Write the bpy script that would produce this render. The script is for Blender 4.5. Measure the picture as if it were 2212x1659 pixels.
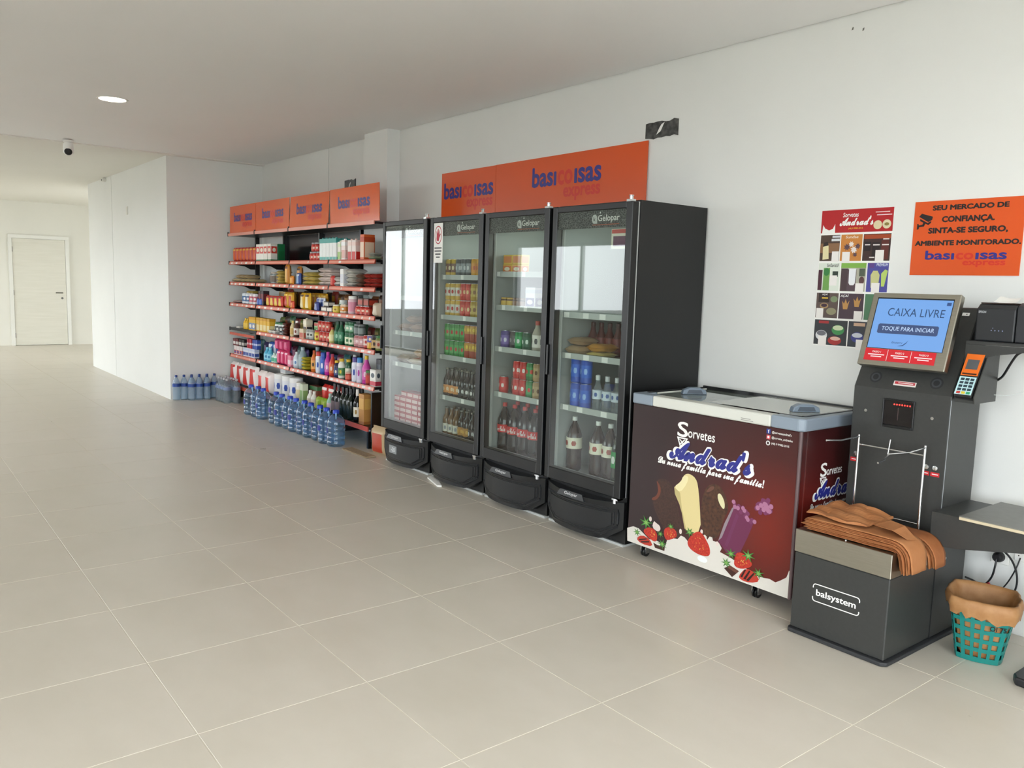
import bpy, bmesh, math, random
from mathutils import Vector, Matrix

random.seed(7)
SC = bpy.context.scene
COL = SC.collection
for _o in list(bpy.data.objects):
    bpy.data.objects.remove(_o)

# ------------------------------------------------------------------ camera
def camera():
    yaw, pitch, roll = math.radians(-51.715), math.radians(-6.838), math.radians(1.695)
    f = Vector((math.sin(yaw) * math.cos(pitch), math.cos(yaw) * math.cos(pitch), math.sin(pitch)))
    r = Vector((math.cos(yaw), -math.sin(yaw), 0))
    u = r.cross(f)
    c, s = math.cos(roll), math.sin(roll)
    R, U = c * r + s * u, -s * r + c * u
    cd = bpy.data.cameras.new('camera')
    cd.sensor_width = 36
    cd.lens = 36 * 1765 / 2212
    cd.clip_start = 0.05
    o = bpy.data.objects.new('camera', cd)
    COL.objects.link(o)
    m = Matrix((R, U, -f)).transposed().to_4x4()
    m.translation = CAM
    o.matrix_world = m
    SC.camera = o
    return R, U, f
CAM = Vector((1.948, -3.928, 1.468))
CR, CU, CF = camera()

# ------------------------------------------------------------------ sky and exposure
world = bpy.data.worlds.new('overcast_sky')
SC.world = world
world.use_nodes = True
wn = world.node_tree.nodes
wn['Background'].inputs['Color'].default_value = (0.91, 0.965, 1.0, 1)
wn['Background'].inputs['Strength'].default_value = 6.8
SC.view_settings.view_transform = 'Standard'
SC.view_settings.look = 'None'
SC.view_settings.gamma = 1.0
SC.view_settings.use_curve_mapping = False
SC.view_settings.exposure = 0.4
SC.cycles.max_bounces = 12
SC.cycles.diffuse_bounces = 6
SC.cycles.transparent_max_bounces = 24
SC.cycles.transmission_bounces = 8
SC.cycles.caustics_reflective = False
SC.cycles.caustics_refractive = False
SC.cycles.sample_clamp_indirect = 8.0

# ------------------------------------------------------------------ materials
def lin(h):
    h = h.lstrip('#')
    out = []
    for i in (0, 2, 4):
        v = int(h[i:i + 2], 16) / 255
        out.append(v / 12.92 if v <= 0.04045 else ((v + 0.055) / 1.055) ** 2.4)
    return (*out, 1.0)

MATS = {}
def mat(h, rough=0.5, metal=0.0, spec=0.5, coat=0.0, key=''):
    k = (h, rough, metal, spec, coat, key)
    if k in MATS:
        return MATS[k]
    m = bpy.data.materials.new('paint_' + h.lstrip('#'))
    m.use_nodes = True
    b = m.node_tree.nodes['Principled BSDF']
    b.inputs['Base Color'].default_value = lin(h)
    b.inputs['Roughness'].default_value = rough
    b.inputs['Metallic'].default_value = metal
    b.inputs['Specular IOR Level'].default_value = spec
    b.inputs['Coat Weight'].default_value = coat
    MATS[k] = m
    return m

def nodes_of(name):
    m = bpy.data.materials.new(name)
    m.use_nodes = True
    nt = m.node_tree
    return m, nt, nt.nodes['Principled BSDF'], nt.nodes['Material Output']

def noisy(name, c1, c2, scale, rough=0.6, detail=4, bump=0.0, bscale=None, spec=0.5, metal=0.0, stretch=None, rough2=None):
    m, nt, b, out = nodes_of(name)
    N, L = nt.nodes, nt.links
    geo = N.new('ShaderNodeNewGeometry')
    src = geo.outputs['Position']
    if stretch:
        mp = N.new('ShaderNodeMapping')
        mp.inputs['Scale'].default_value = stretch
        L.new(src, mp.inputs['Vector'])
        src = mp.outputs['Vector']
    n = N.new('ShaderNodeTexNoise')
    n.inputs['Scale'].default_value = scale
    n.inputs['Detail'].default_value = detail
    L.new(src, n.inputs['Vector'])
    r = N.new('ShaderNodeValToRGB')
    r.color_ramp.elements[0].position = 0.3
    r.color_ramp.elements[1].position = 0.7
    r.color_ramp.elements[0].color = lin(c1)
    r.color_ramp.elements[1].color = lin(c2)
    L.new(n.outputs['Fac'], r.inputs['Fac'])
    L.new(r.outputs['Color'], b.inputs['Base Color'])
    b.inputs['Roughness'].default_value = rough
    b.inputs['Specular IOR Level'].default_value = spec
    b.inputs['Metallic'].default_value = metal
    if rough2 is not None:
        mr = N.new('ShaderNodeMapRange')
        mr.inputs['To Min'].default_value = rough
        mr.inputs['To Max'].default_value = rough2
        L.new(n.outputs['Fac'], mr.inputs['Value'])
        L.new(mr.outputs['Result'], b.inputs['Roughness'])
    if bump:
        n2 = N.new('ShaderNodeTexNoise')
        n2.inputs['Scale'].default_value = bscale or scale * 6
        n2.inputs['Detail'].default_value = 3
        L.new(src, n2.inputs['Vector'])
        bp = N.new('ShaderNodeBump')
        bp.inputs['Strength'].default_value = bump
        bp.inputs['Distance'].default_value = 0.002
        L.new(n2.outputs['Fac'], bp.inputs['Height'])
        L.new(bp.outputs['Normal'], b.inputs['Normal'])
    return m

def pane(name, tint, ior=1.45, refl=1.0, rough=0.02, diffuse=0.0, dcol='#ffffff'):
    """thin clear sheet: tinted see-through, Fresnel reflection, a little milky body"""
    m = bpy.data.materials.new(name)
    m.use_nodes = True
    nt = m.node_tree
    nt.nodes.clear()
    N, L = nt.nodes, nt.links
    out = N.new('ShaderNodeOutputMaterial')
    tr = N.new('ShaderNodeBsdfTransparent')
    tr.inputs['Color'].default_value = lin(tint)
    base = tr.outputs[0]
    if diffuse:
        d = N.new('ShaderNodeBsdfDiffuse')
        d.inputs['Color'].default_value = lin(dcol)
        mx = N.new('ShaderNodeMixShader')
        mx.inputs[0].default_value = diffuse
        L.new(base, mx.inputs[1]); L.new(d.outputs[0], mx.inputs[2])
        base = mx.outputs[0]
    g = N.new('ShaderNodeBsdfGlossy')
    g.inputs['Roughness'].default_value = rough
    # Schlick reflectance from the facing angle, the same from both sides of the thin sheet
    lw = N.new('ShaderNodeLayerWeight')
    lw.inputs['Blend'].default_value = 0.5
    f0 = ((ior - 1) / (ior + 1)) ** 2
    pw = N.new('ShaderNodeMath'); pw.operation = 'POWER'; pw.inputs[1].default_value = 5.0
    L.new(lw.outputs['Facing'], pw.inputs[0])
    mul = N.new('ShaderNodeMath'); mul.operation = 'MULTIPLY_ADD'; mul.use_clamp = True
    mul.inputs[1].default_value = refl * (1 - f0)
    mul.inputs[2].default_value = refl * f0
    L.new(pw.outputs[0], mul.inputs[0])
    mx2 = N.new('ShaderNodeMixShader')
    L.new(mul.outputs[0], mx2.inputs[0])
    L.new(base, mx2.inputs[1]); L.new(g.outputs[0], mx2.inputs[2])
    L.new(mx2.outputs[0], out.inputs['Surface'])
    return m

def glow(name, h, strength):
    m, nt, b, out = nodes_of(name)
    b.inputs['Base Color'].default_value = (0, 0, 0, 1)
    b.inputs['Emission Color'].default_value = lin(h)
    b.inputs['Emission Strength'].default_value = strength
    return m

M_WALL = noisy('wall_paint', '#e6e7e4', '#eaebe8', 1.2, 0.65, bump=0.08, bscale=220, spec=0.25)
M_CEIL = noisy('ceiling_paint', '#f1f1f1', '#f4f4f4', 0.8, 0.8, bump=0.05, bscale=160, spec=0.1)
M_GROUT = noisy('grout', '#d6cebe', '#ddd6c7', 9, 0.7)
M_WALL_WARM = noisy('warm_lit_wall', '#d9d7ce', '#dddbd2', 1.2, 0.65, spec=0.25)  # cream tint puts the corridor's warm light into the wall colour
M_CEIL2 = noisy('warm_lit_ceiling', '#e5e3dc', '#e8e6df', 0.8, 0.8, spec=0.1)  # corridor ceiling, tinted with the same warm light
M_TRIMW = mat('#dcdbd4', 0.45)
def floor_mat():
    m, nt, b, out = nodes_of('porcelain_tile')
    N, L = nt.nodes, nt.links
    geo = N.new('ShaderNodeNewGeometry')
    mp = N.new('ShaderNodeMapping'); mp.inputs['Scale'].default_value = (1.0, 1.6, 1)
    L.new(geo.outputs['Position'], mp.inputs['Vector'])
    oi = N.new('ShaderNodeObjectInfo')
    add = N.new('ShaderNodeVectorMath'); add.operation = 'MULTIPLY_ADD'
    add.inputs[1].default_value = (9, 7, 5)
    L.new(oi.outputs['Random'], add.inputs[0]); L.new(mp.outputs['Vector'], add.inputs[2])
    n = N.new('ShaderNodeTexNoise'); n.inputs['Scale'].default_value = 1.6; n.inputs['Detail'].default_value = 6
    n.inputs['Roughness'].default_value = 0.6
    L.new(add.outputs[0], n.inputs['Vector'])
    r = N.new('ShaderNodeValToRGB')
    r.color_ramp.elements[0].position = 0.25; r.color_ramp.elements[0].color = lin('#cac2b4')
    r.color_ramp.elements[1].position = 0.75; r.color_ramp.elements[1].color = lin('#d4ccc0')
    L.new(n.outputs['Fac'], r.inputs['Fac'])
    L.new(r.outputs['Color'], b.inputs['Base Color'])
    b.inputs['Roughness'].default_value = 0.3
    b.inputs['Specular IOR Level'].default_value = 0.45
    mr = N.new('ShaderNodeMapRange')
    mr.inputs['To Min'].default_value = 0.24; mr.inputs['To Max'].default_value = 0.36
    L.new(n.outputs['Fac'], mr.inputs['Value']); L.new(mr.outputs['Result'], b.inputs['Roughness'])
    return m
M_TILE = floor_mat()
M_BLACK = mat('#17181a', 0.38)
M_FRIDGE = mat('#0e0f11', 0.4)
M_BLK2 = mat('#101113', 0.3)
M_GON = mat('#141416', 0.35)
M_LINER = mat('#a3a7a4', 0.5)
M_GASK = mat('#b9bcba', 0.5)
M_WHITE = mat('#f2f2ee', 0.5)
M_PAPER = mat('#f4f4f0', 0.8)
M_STEEL = noisy('brushed_steel', '#aaa69a', '#b2aea2', 3, 0.3, metal=1.0, stretch=(4, 60, 60), rough2=0.36)
M_CHROME = mat('#d8dadc', 0.16, 1.0)
M_KIOSK = noisy('graphite_powder_coat', '#313231', '#353635', 60, 0.42, bump=0.05, bscale=900)
M_GLASS = pane('door_glass', '#e4ece8', 1.5, 2.0)
M_RAIL = mat('#c9553f', 0.35)
M_RAILC = mat('#e9a08c', 0.35)
M_ORANGE = mat('#e0581c', 0.3)
M_NAVY = mat('#2b2a86', 0.4)
M_LRED = mat('#d8321f', 0.4)
M_INK = mat('#1d1413', 0.5)

# ------------------------------------------------------------------ mesh building
class MB:
    def __init__(self):
        self.v, self.f = [], []
    def add(self, vs, fs):
        n = len(self.v)
        self.v += [tuple(p) for p in vs]
        self.f += [tuple(i + n for i in q) for q in fs]
        return self
    def box(self, x0, x1, y0, y1, z0, z1):
        return self.add([(x0, y0, z0), (x1, y0, z0), (x1, y1, z0), (x0, y1, z0), (x0, y0, z1), (x1, y0, z1), (x1, y1, z1), (x0, y1, z1)],
                        [(0, 3, 2, 1), (4, 5, 6, 7), (0, 1, 5, 4), (1, 2, 6, 5), (2, 3, 7, 6), (3, 0, 4, 7)])
    def lathe(self, prof, n=16, cx=0, cy=0, axis='z', sq=0.0):
        vs, fs, rings = [], [], []
        for r, z in prof:
            if r < 1e-6:
                rings.append([len(vs)]); vs.append((0, 0, z))
            else:
                ring = []
                for i in range(n):
                    a = 2 * math.pi * i / n
                    k = 1.0
                    if sq:
                        k = 1 + sq * (1 / max(abs(math.cos(a)), abs(math.sin(a))) - 1)
                    ring.append(len(vs)); vs.append((r * k * math.cos(a), r * k * math.sin(a), z))
                rings.append(ring)
        for a, b in zip(rings, rings[1:]):
            if len(a) == 1 and len(b) == 1:
                continue
            for i in range(n):
                j = (i + 1) % n
                if len(a) == 1:
                    fs.append((a[0], b[j], b[i]))
                elif len(b) == 1:
                    fs.append((a[i], a[j], b[0]))
                else:
                    fs.append((a[i], a[j], b[j], b[i]))
        if len(rings[0]) > 1:
            fs.append(tuple(reversed(rings[0])))
        if len(rings[-1]) > 1:
            fs.append(tuple(rings[-1]))
        if axis == 'x':
            vs = [(z, x, y) for x, y, z in vs]
        elif axis == 'y':
            vs = [(y, z, x) for x, y, z in vs]
        return self.add([(x + cx, y + cy, z) for x, y, z in vs], fs)
    def tube(self, path, r, n=8):
        path = [Vector(p) for p in path]
        vs, fs = [], []
        up = Vector((0.13, 0.21, 0.97))
        for i, p in enumerate(path):
            t = (path[min(i + 1, len(path) - 1)] - path[max(i - 1, 0)]).normalized()
            a = t.cross(up)
            if a.length < 1e-3:
                a = t.cross(Vector((1, 0, 0)))
            a.normalize()
            b = t.cross(a)
            for k in range(n):
                q = 2 * math.pi * k / n
                vs.append(p + r * (math.cos(q) * a + math.sin(q) * b))
        for i in range(len(path) - 1):
            for k in range(n):
                fs.append((i * n + k, i * n + (k + 1) % n, (i + 1) * n + (k + 1) % n, (i + 1) * n + k))
        fs.append(tuple(reversed(range(n))))
        fs.append(tuple(range((len(path) - 1) * n, len(path) * n)))
        return self.add(vs, fs)
    def prism(self, pts, o, ux, uz, d0, d1):
        """outline pts (a, b) on the plane o + a*ux + b*uz, from depth d0 to d1 along the plane's outward normal"""
        o, ux, uz = Vector(o), Vector(ux), Vector(uz)
        nrm = ux.cross(uz)
        area = sum(p[0] * q[1] - q[0] * p[1] for p, q in zip(pts, pts[1:] + pts[:1]))
        if area < 0:
            pts = pts[::-1]
        n = len(pts)
        vs = [o + a * ux + b * uz + d0 * nrm for a, b in pts] + [o + a * ux + b * uz + d1 * nrm for a, b in pts]
        fs = [tuple(reversed(range(n))), tuple(range(n, 2 * n))]
        fs += [(i, (i + 1) % n, n + (i + 1) % n, n + i) for i in range(n)]
        return self.add(vs, fs)
    def grid(self, fn, nu, nv, closed_u=False):
        vs = [fn(i / nu, j / nv) for j in range(nv + 1) for i in range(nu + (0 if closed_u else 1))]
        w = nu if closed_u else nu + 1
        fs = []
        for j in range(nv):
            for i in range(nu):
                k = (i + 1) % w if closed_u else i + 1
                fs.append((j * w + i, j * w + k, (j + 1) * w + k, (j + 1) * w + i))
        return self.add(vs, fs)
    def move(self, dx, dy, dz):
        self.v = [(x + dx, y + dy, z + dz) for x, y, z in self.v]
        return self
    def rotz(self, a):
        c, s = math.cos(a), math.sin(a)
        self.v = [(c * x - s * y, s * x + c * y, z) for x, y, z in self.v]
        return self

ORIG = {}
def mesh_of(name, mb, material, bevel=0.0, smooth=False, seg=1, shift=(0, 0, 0)):
    me = bpy.data.meshes.new(name)
    if bevel:
        bm = bmesh.new()
        vs = [bm.verts.new((p[0] - shift[0], p[1] - shift[1], p[2] - shift[2])) for p in mb.v]
        for q in mb.f:
            try:
                bm.faces.new([vs[i] for i in q])
            except ValueError:
                pass
        bmesh.ops.recalc_face_normals(bm, faces=bm.faces)
        es = [e for e in bm.edges if len(e.link_faces) == 2 and e.calc_face_angle(0) > 0.5]
        bmesh.ops.bevel(bm, geom=es, offset=bevel, segments=seg, profile=0.5, affect='EDGES', clamp_overlap=True)
        bm.to_mesh(me)
        bm.free()
    else:
        me.from_pydata([(p[0] - shift[0], p[1] - shift[1], p[2] - shift[2]) for p in mb.v], [], mb.f)
        me.validate()
    if smooth:
        for p in me.polygons:
            p.use_smooth = True
        if smooth != 'all':
            try:
                me.set_sharp_from_angle(angle=math.radians(40))
            except Exception:
                pass
    me.materials.append(material)
    return me

def link(name, data, parent=None):
    o = bpy.data.objects.new(name, data)
    COL.objects.link(o)
    if parent is not None:
        o.parent = parent
    return o

def part(name, mb, material, parent, bevel=0.0, smooth=False, seg=1, label=None):
    """a part given in world coordinates under a thing that only has a location"""
    org = ORIG.get(parent.name, (0, 0, 0))
    o = link(name, mesh_of(name, mb, material, bevel, smooth, seg, org), parent)
    ORIG[o.name] = org
    if label:
        o['label'] = label
    return o

def tag(o, label, cat, group=None):
    o['label'] = label
    o['category'] = cat
    if group:
        o['group'] = group
    return o

def thing(name, label, cat, loc=(0, 0, 0), group=None):
    o = link(name, None)
    o.empty_display_size = 0.05
    o.location = loc
    ORIG[o.name] = tuple(loc)
    return tag(o, label, cat, group)

def solid(name, label, cat, mb, material, loc=(0, 0, 0), bevel=0.0, smooth=False, seg=1, group=None):
    o = link(name, mesh_of(name, mb, material, bevel, smooth, seg, loc))
    o.location = loc
    ORIG[o.name] = tuple(loc)
    return tag(o, label, cat, group)

def struct(name, mb, material, parent=None, bevel=0.0):
    o = link(name, mesh_of(name, mb, material, bevel), parent)
    if parent is None:
        o['kind'] = 'structure'
    ORIG[o.name] = (0, 0, 0)
    return o

def kids(o):
    return [c for c in o.children]
def dup(o, parent=None):
    c = o.copy()
    COL.objects.link(c)
    if parent is not None:
        c.parent = parent
    for ch in kids(o):
        dup(ch, c)
    return c

# ------------------------------------------------------------------ flat print: lettering and shapes on a plane
TXT = {}
def text_shape(body, bold=0.0, shear=0.0):
    k = (body, bold, shear)
    if k not in TXT:
        c = bpy.data.curves.new('lettering', 'FONT')
        c.body = body
        c.shear = shear
        c.resolution_u = 3
        o = bpy.data.objects.new('lettering', c)
        COL.objects.link(o)
        dg = bpy.context.evaluated_depsgraph_get()
        me = o.evaluated_get(dg).to_mesh()
        v = [tuple(p.co) for p in me.vertices]
        f = [tuple(p.vertices) for p in me.polygons]
        o.evaluated_get(dg).to_mesh_clear()
        bpy.data.objects.remove(o)
        bpy.data.curves.remove(c)
        x0 = min(p[0] for p in v); x1 = max(p[0] for p in v)
        y0 = min(p[1] for p in v); y1 = max(p[1] for p in v)
        if bold > 0:
            # heavier strokes: the same letters laid over each other, shifted round a small circle
            n, nv = (8, len(v)) if bold < .03 else (14, len(v))
            base, bf = v[:], f[:]
            for i in range(n):
                a = 2 * math.pi * i / n
                m = len(v)
                v += [(p[0] + bold * math.cos(a), p[1] + bold * math.sin(a), p[2] - .0004 * (i + 1)) for p in base]
                f += [tuple(q + m for q in t) for t in bf]
            x0 -= bold; x1 += bold; y0 -= bold; y1 += bold
        TXT[k] = (v, f, x0, x1, y0, y1)
    return TXT[k]

class Plane:
    """a flat face to print on: o + a*ux + b*uz, outward normal ux x uz"""
    def __init__(self, o, ux=(1, 0, 0), uz=(0, 0, 1), parent=None):
        self.o, self.ux, self.uz, self.parent = Vector(o), Vector(ux), Vector(uz), parent
        self.n = self.ux.cross(self.uz)
    def poly(self, name, pts, m, lift=0.0006, parent=None, label=None, thick=0.0):
        mb = MB()
        if thick:
            mb.prism(list(pts), self.o, self.ux, self.uz, lift - thick, lift)
        else:
            pts = list(pts)
            if sum(p[0] * q[1] - q[0] * p[1] for p, q in zip(pts, pts[1:] + pts[:1])) < 0:
                pts = pts[::-1]
            mb.add([self.o + a * self.ux + b * self.uz + lift * self.n for a, b in pts], [tuple(range(len(pts)))])
        return part(name, mb, m, parent or self.parent, label=label)
    def polys(self, name, lists, m, lift=0.0006, parent=None):
        mb = MB()
        for i, pts in enumerate(lists):
            pts = list(pts)
            if sum(p[0] * q[1] - q[0] * p[1] for p, q in zip(pts, pts[1:] + pts[:1])) < 0:
                pts = pts[::-1]
            mb.add([self.o + a * self.ux + b * self.uz + (lift + 1.2e-5 * i) * self.n for a, b in pts], [tuple(range(len(pts)))])
        o = part(name, mb, m, parent or self.parent)
        if len(lists) > 1:
            o['kind'] = 'stuff'
        return o
    def rect(self, name, x0, x1, z0, z1, m, lift=0.0006, parent=None, label=None, thick=0.0):
        return self.poly(name, [(x0, z0), (x1, z0), (x1, z1), (x0, z1)], m, lift, parent, label, thick)
    def disc(self, name, cx, cz, rx, rz, m, lift=0.0006, parent=None, n=20, rot=0.0):
        c, s = math.cos(rot), math.sin(rot)
        return self.poly(name, ell(cx, cz, rx, rz, n, rot), m, lift, parent)
    def text(self, body, x0, x1, z0, z1, m, bold=0.0, shear=0.0, lift=0.0012, parent=None, name='lettering', base=None):
        v, f, a0, a1, b0, b1 = text_shape(body, bold, shear)
        sx = (x1 - x0) / (a1 - a0); sz = (z1 - z0) / (b1 - b0)
        mb = MB()
        mb.add([self.o + (x0 + (p[0] - a0) * sx) * self.ux + (z0 + (p[1] - b0) * sz) * self.uz + (lift + p[2] * .02) * self.n for p in v], f)
        return part(name, mb, m, parent or self.parent)
    def lines(self, name, rects, m, lift=0.001, parent=None):
        return self.polys(name, [[(a, c), (b, c), (b, d), (a, d)] for a, b, c, d in rects], m, lift, parent)

def ell(cx, cz, rx, rz, n=20, rot=0.0):
    c, s = math.cos(rot), math.sin(rot)
    out = []
    for i in range(n):
        a = 2 * math.pi * i / n
        x, z = rx * math.cos(a), rz * math.sin(a)
        out.append((cx + c * x - s * z, cz + s * x + c * z))
    return out

def logo(pl, x0, x1, z0, z1, parent=None, lift=0.0015):
    """the market's two-line mark: navy and red word, red second line; z0..z1 is the first word's body height"""
    w = x1 - x0
    h = z1 - z0
    hb = 0.72 * h
    pl.text('bası', x0, x0 + .372 * w, z0, z1, M_NAVY, .028, lift=lift, parent=parent)
    pl.text('co', x0 + .392 * w, x0 + .608 * w, z0, z0 + hb, M_LRED, .028, lift=lift, parent=parent)
    pl.text('ısas', x0 + .632 * w, x1, z0, z0 + hb, M_NAVY, .028, lift=lift, parent=parent)
    pl.text('express', x0 + .48 * w, x1 - .01 * w, z0 - .80 * h, z0 - .13 * h, M_LRED, .03, lift=lift, parent=parent)
# ------------------------------------------------------------------ the setting
H = 2.857
T = 0.61
FX0, FX1, FY0, FY1 = -16.95, 4.2, -6.5, 1.2
floor = struct('floor', MB().box(FX0 - .2, FX1 + .2, FY0 - .2, FY1 + .2, -0.08, -0.0012), M_GROUT)

def seen(x, y, z=0.0):
    d = Vector((x, y, z)) - CAM
    w = d.dot(CF)
    if w < 0.2:
        return None
    return d.dot(CR) / w * 1765 / 1106, d.dot(CU) / w * 1765 / 829.5, w

def tiles():
    kx0 = math.floor(FX0 / T); kx1 = math.ceil(FX1 / T)
    cells = []
    for i in range(kx0, kx1):
        for j in range(-3, 10):
            x0, x1 = i * T, (i + 1) * T
            y1 = -0.11 - (j - 1) * T
            y0 = y1 - T
            if y1 > FY1 + .6 or y0 < FY0 - .6:
                continue
            if x0 > -8.25 and y0 >= -0.02:
                continue
            if x0 > -12.4 and x1 < -8.2 and y0 > -1.12:
                continue
            y1c = min(y1, 0.0) if x0 > -8.3 else y1
            s = seen((x0 + x1) / 2, (y0 + y1) / 2)
            vis = False
            for a in (x0, x1, (x0 + x1) / 2):
                for b in (y0, y1, (y0 + y1) / 2):
                    q = seen(a, b)
                    if q and abs(q[0]) < 1.02 and abs(q[1]) < 1.02:
                        vis = True
            cells.append((0 if vis else 1, s[2] if s else 99, x0, x1, y0, y1c))
    cells.sort()
    g, zt = 0.002, 0.0
    def slab(mb, x0, x1, y0, y1):
        c = 0.0007
        a = [(x0 + g, y0 + g), (x1 - g, y0 + g), (x1 - g, y1 - g), (x0 + g, y1 - g)]
        b = [(x0 + g + c, y0 + g + c), (x1 - g - c, y0 + g + c), (x1 - g - c, y1 - g - c), (x0 + g + c, y1 - g - c)]
        vs = [(*p, -0.0011) for p in a] + [(*p, zt - c) for p in a] + [(*p, zt) for p in b]
        fs = [(8, 9, 10, 11)]
        for k in range(4):
            l = (k + 1) % 4
            fs += [(k, l, 4 + l, 4 + k), (4 + k, 4 + l, 8 + l, 8 + k)]
        mb.add(vs, fs)
    cache = {}
    rest = MB()
    for n, (iv, dist, x0, x1, y0, y1) in enumerate(cells):
        if n < 300:
            key = (round(x1 - x0, 4), round(y1 - y0, 4))
            if key not in cache:
                mb = MB(); slab(mb, 0, x1 - x0, 0, y1 - y0)
                cache[key] = mesh_of('tile', mb, M_TILE)
            o = link('tile', cache[key], floor)
            o.location = (x0, y0, 0)
        else:
            slab(rest, x0, x1, y0, y1)
    if rest.v:
        o = link('tile_field', mesh_of('tile_field', rest, M_TILE), floor)
        o['kind'] = 'stuff'
tiles()

# ceiling: two plaster fields with a small step, kept a shadow gap off the long wall
struct('ceiling', MB().box(-8.06, FX1, FY0, -0.012, H, H + .05).box(-8.06, FX1, -0.012, 0.0, H + .02, H + .05), M_CEIL)
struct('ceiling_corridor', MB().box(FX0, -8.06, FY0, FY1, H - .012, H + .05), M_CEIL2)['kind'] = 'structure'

struct('wall_right', MB().box(-4.80, FX1, 0.0, .15, 0, H + .05), M_WALL)
struct('wall_back', MB().box(-8.2, -6.289, 0.0, .15, 0, H + .05).box(-6.279, -4.80, 0.0, .15, 0, H + .05).box(-6.289, -6.279, .025, .15, 0, H + .05), M_WALL)
struct('wall_pillar', MB().box(-5.24, -4.80, -.13, 0, 0, H), M_WALL)
wp = struct('wall_partition', MB().box(-10.844, -8.15, -1.14, 0.1, 0, H - .006).box(-12.4, -10.862, -1.14, 0.1, 0, H - .012).box(-10.862, -10.844, -1.105, .1, 0, H - .012), M_WALL)
struct('wall_far', MB().box(FX0 - .15, FX0, FY0, FY1, 0, H + .05), M_WALL_WARM)
struct('wall_corridor', MB().box(FX0, -12.2, FY1, FY1 + .15, 0, H + .05), M_WALL)
struct('wall_end', MB().box(FX1, FX1 + .15, -1.8, .15, 0, H + .05).box(FX1, FX1 + .15, FY0, -6.2, 0, H + .05).box(FX1, FX1 + .15, -6.2, -1.8, 2.7, H + .05), M_WALL)
def end_window():
    fr = MB()
    for i in range(5):
        y = -6.175 + 4.35 * i / 4
        fr.box(FX1 + .05, FX1 + .11, y - .025, y + .025, 0, 2.7)
    fr.box(FX1 + .05, FX1 + .11, -6.2, -1.8, 0, .05).box(FX1 + .05, FX1 + .11, -6.2, -1.8, 2.65, 2.7)
    struct('window_4', fr, mat('#c8c9c8', 0.35, 0.6))
end_window()
# street front: openings for two windows and the glazed entrance
OPEN = [(-16.5, -12.3, 0.0, 2.65), (-9.7, -4.6, 1.05, 2.2), (0.4, 3.95, 0.0, 2.7)]
def front():
    mb = MB()
    x = FX0
    for a, b, z0, z1 in OPEN:
        mb.box(x, a, FY0 - .18, FY0, 0, H + .05)
        if z0 > 0:
            mb.box(a, b, FY0 - .18, FY0, 0, z0)
        mb.box(a, b, FY0 - .18, FY0, z1, H + .05)
        x = b
    mb.box(x, FX1, FY0 - .18, FY0, 0, H + .05)
    struct('wall_front', mb, M_WALL)
    al = mat('#c8c9c8', 0.35, 0.6)
    for n, (a, b, z0, z1) in enumerate(OPEN):
        fr = MB()
        k = max(2, round((b - a) / 1.5))
        for i in range(k + 1):
            xx = a + .025 + (b - a - .05) * i / k
            fr.box(xx - .025, xx + .025, FY0 - .12, FY0 - .06, z0, z1)
        fr.box(a, b, FY0 - .12, FY0 - .06, z0, z0 + .04).box(a, b, FY0 - .12, FY0 - .06, z1 - .05, z1)
        struct('window_%d' % (n + 1), fr, al)
front()
struct('ground', MB().box(-40, 30, -45, FY0 - .2, -.2, -.06).box(FX1 + .2, 30, FY0 - .2, 12, -.2, -.06), noisy('pavement', '#6d6c68', '#757470', 2, 0.9))['kind'] = 'structure'

# inner door in the far wall
def door():
    X = FX0
    dm = noisy('door_laminate', '#cfccbf', '#d5d2c6', 2.2, 0.5, stretch=(1, 1, 14))
    d = struct('door_1', MB().box(X, X + .035, -1.648, -.722, .012, 2.115), dm)
    fr = MB().box(X, X + .05, -1.715, -1.652, 0, 2.1195).box(X, X + .05, -.718, -.65, 0, 2.1195).box(X, X + .05, -1.715, -.65, 2.12, 2.19)
    struct('door_frame', fr, M_TRIMW, d)
    hm = mat('#5c5b55', 0.35, 0.7)
    struct('door_handle', MB().tube([(X + .035, -.80, 1.06), (X + .085, -.80, 1.06)], .012).tube([(X + .085, -.79, 1.06), (X + .085, -.92, 1.06)], .011), hm, d)
    struct('lock_plate', MB().lathe([(.022, X + .035), (.022, X + .042)], 14, axis='x').move(0, -.80, .95), hm, d)
    for z in (.2, 1.05, 1.9):
        struct('hinge', MB().box(X + .03, X + .045, -1.656, -1.642, z - .05, z + .05), hm, d)
door()
# ceiling light, dome camera, small things on the partition
t = thing('ceiling_light', 'round recessed ceiling downlight glowing warm white', 'light', (-5.36, -2.31, H))
part('trim_ring', MB().lathe([(.118, H - .001), (.118, H - .005), (.108, H - .007), (.1, H - .004), (.1, H - .001)], 32).move(-5.36, -2.31, 0), M_WHITE, t, smooth=True)
part('diffuser', MB().lathe([(0, H - .0045), (.1, H - .0045)], 32).move(-5.36, -2.31, 0), glow('lamp_glow', '#fff0d2', 9), t)
t = thing('security_camera', 'white ceiling security camera with a black lens face', 'camera', (-7.88, -2.19, H))
part('mount', MB().lathe([(.052, H - .012), (.052, H - .028), (.04, H - .034)], 20).move(-7.88, -2.19, 0), M_WHITE, t, smooth=True)
part('housing', MB().lathe([(0, H - .165), (.028, H - .16), (.05, H - .138), (.054, H - .1), (.05, H - .05), (.036, H - .034)], 20).move(-7.88, -2.19, 0), M_WHITE, t, smooth=True)
v = Vector((.72, -.2, -.35)).normalized()
cc = Vector((-7.88, -2.19, H - .115))
mb = MB().lathe([(0, .056), (.03, .05), (.038, .04), (.032, .02)], 16)
q = v.to_track_quat('Z', 'Y')
mb.v = [tuple(q @ Vector(p) + cc) for p in mb.v]
part('lens', mb, M_BLK2, t, smooth=True)
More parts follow.
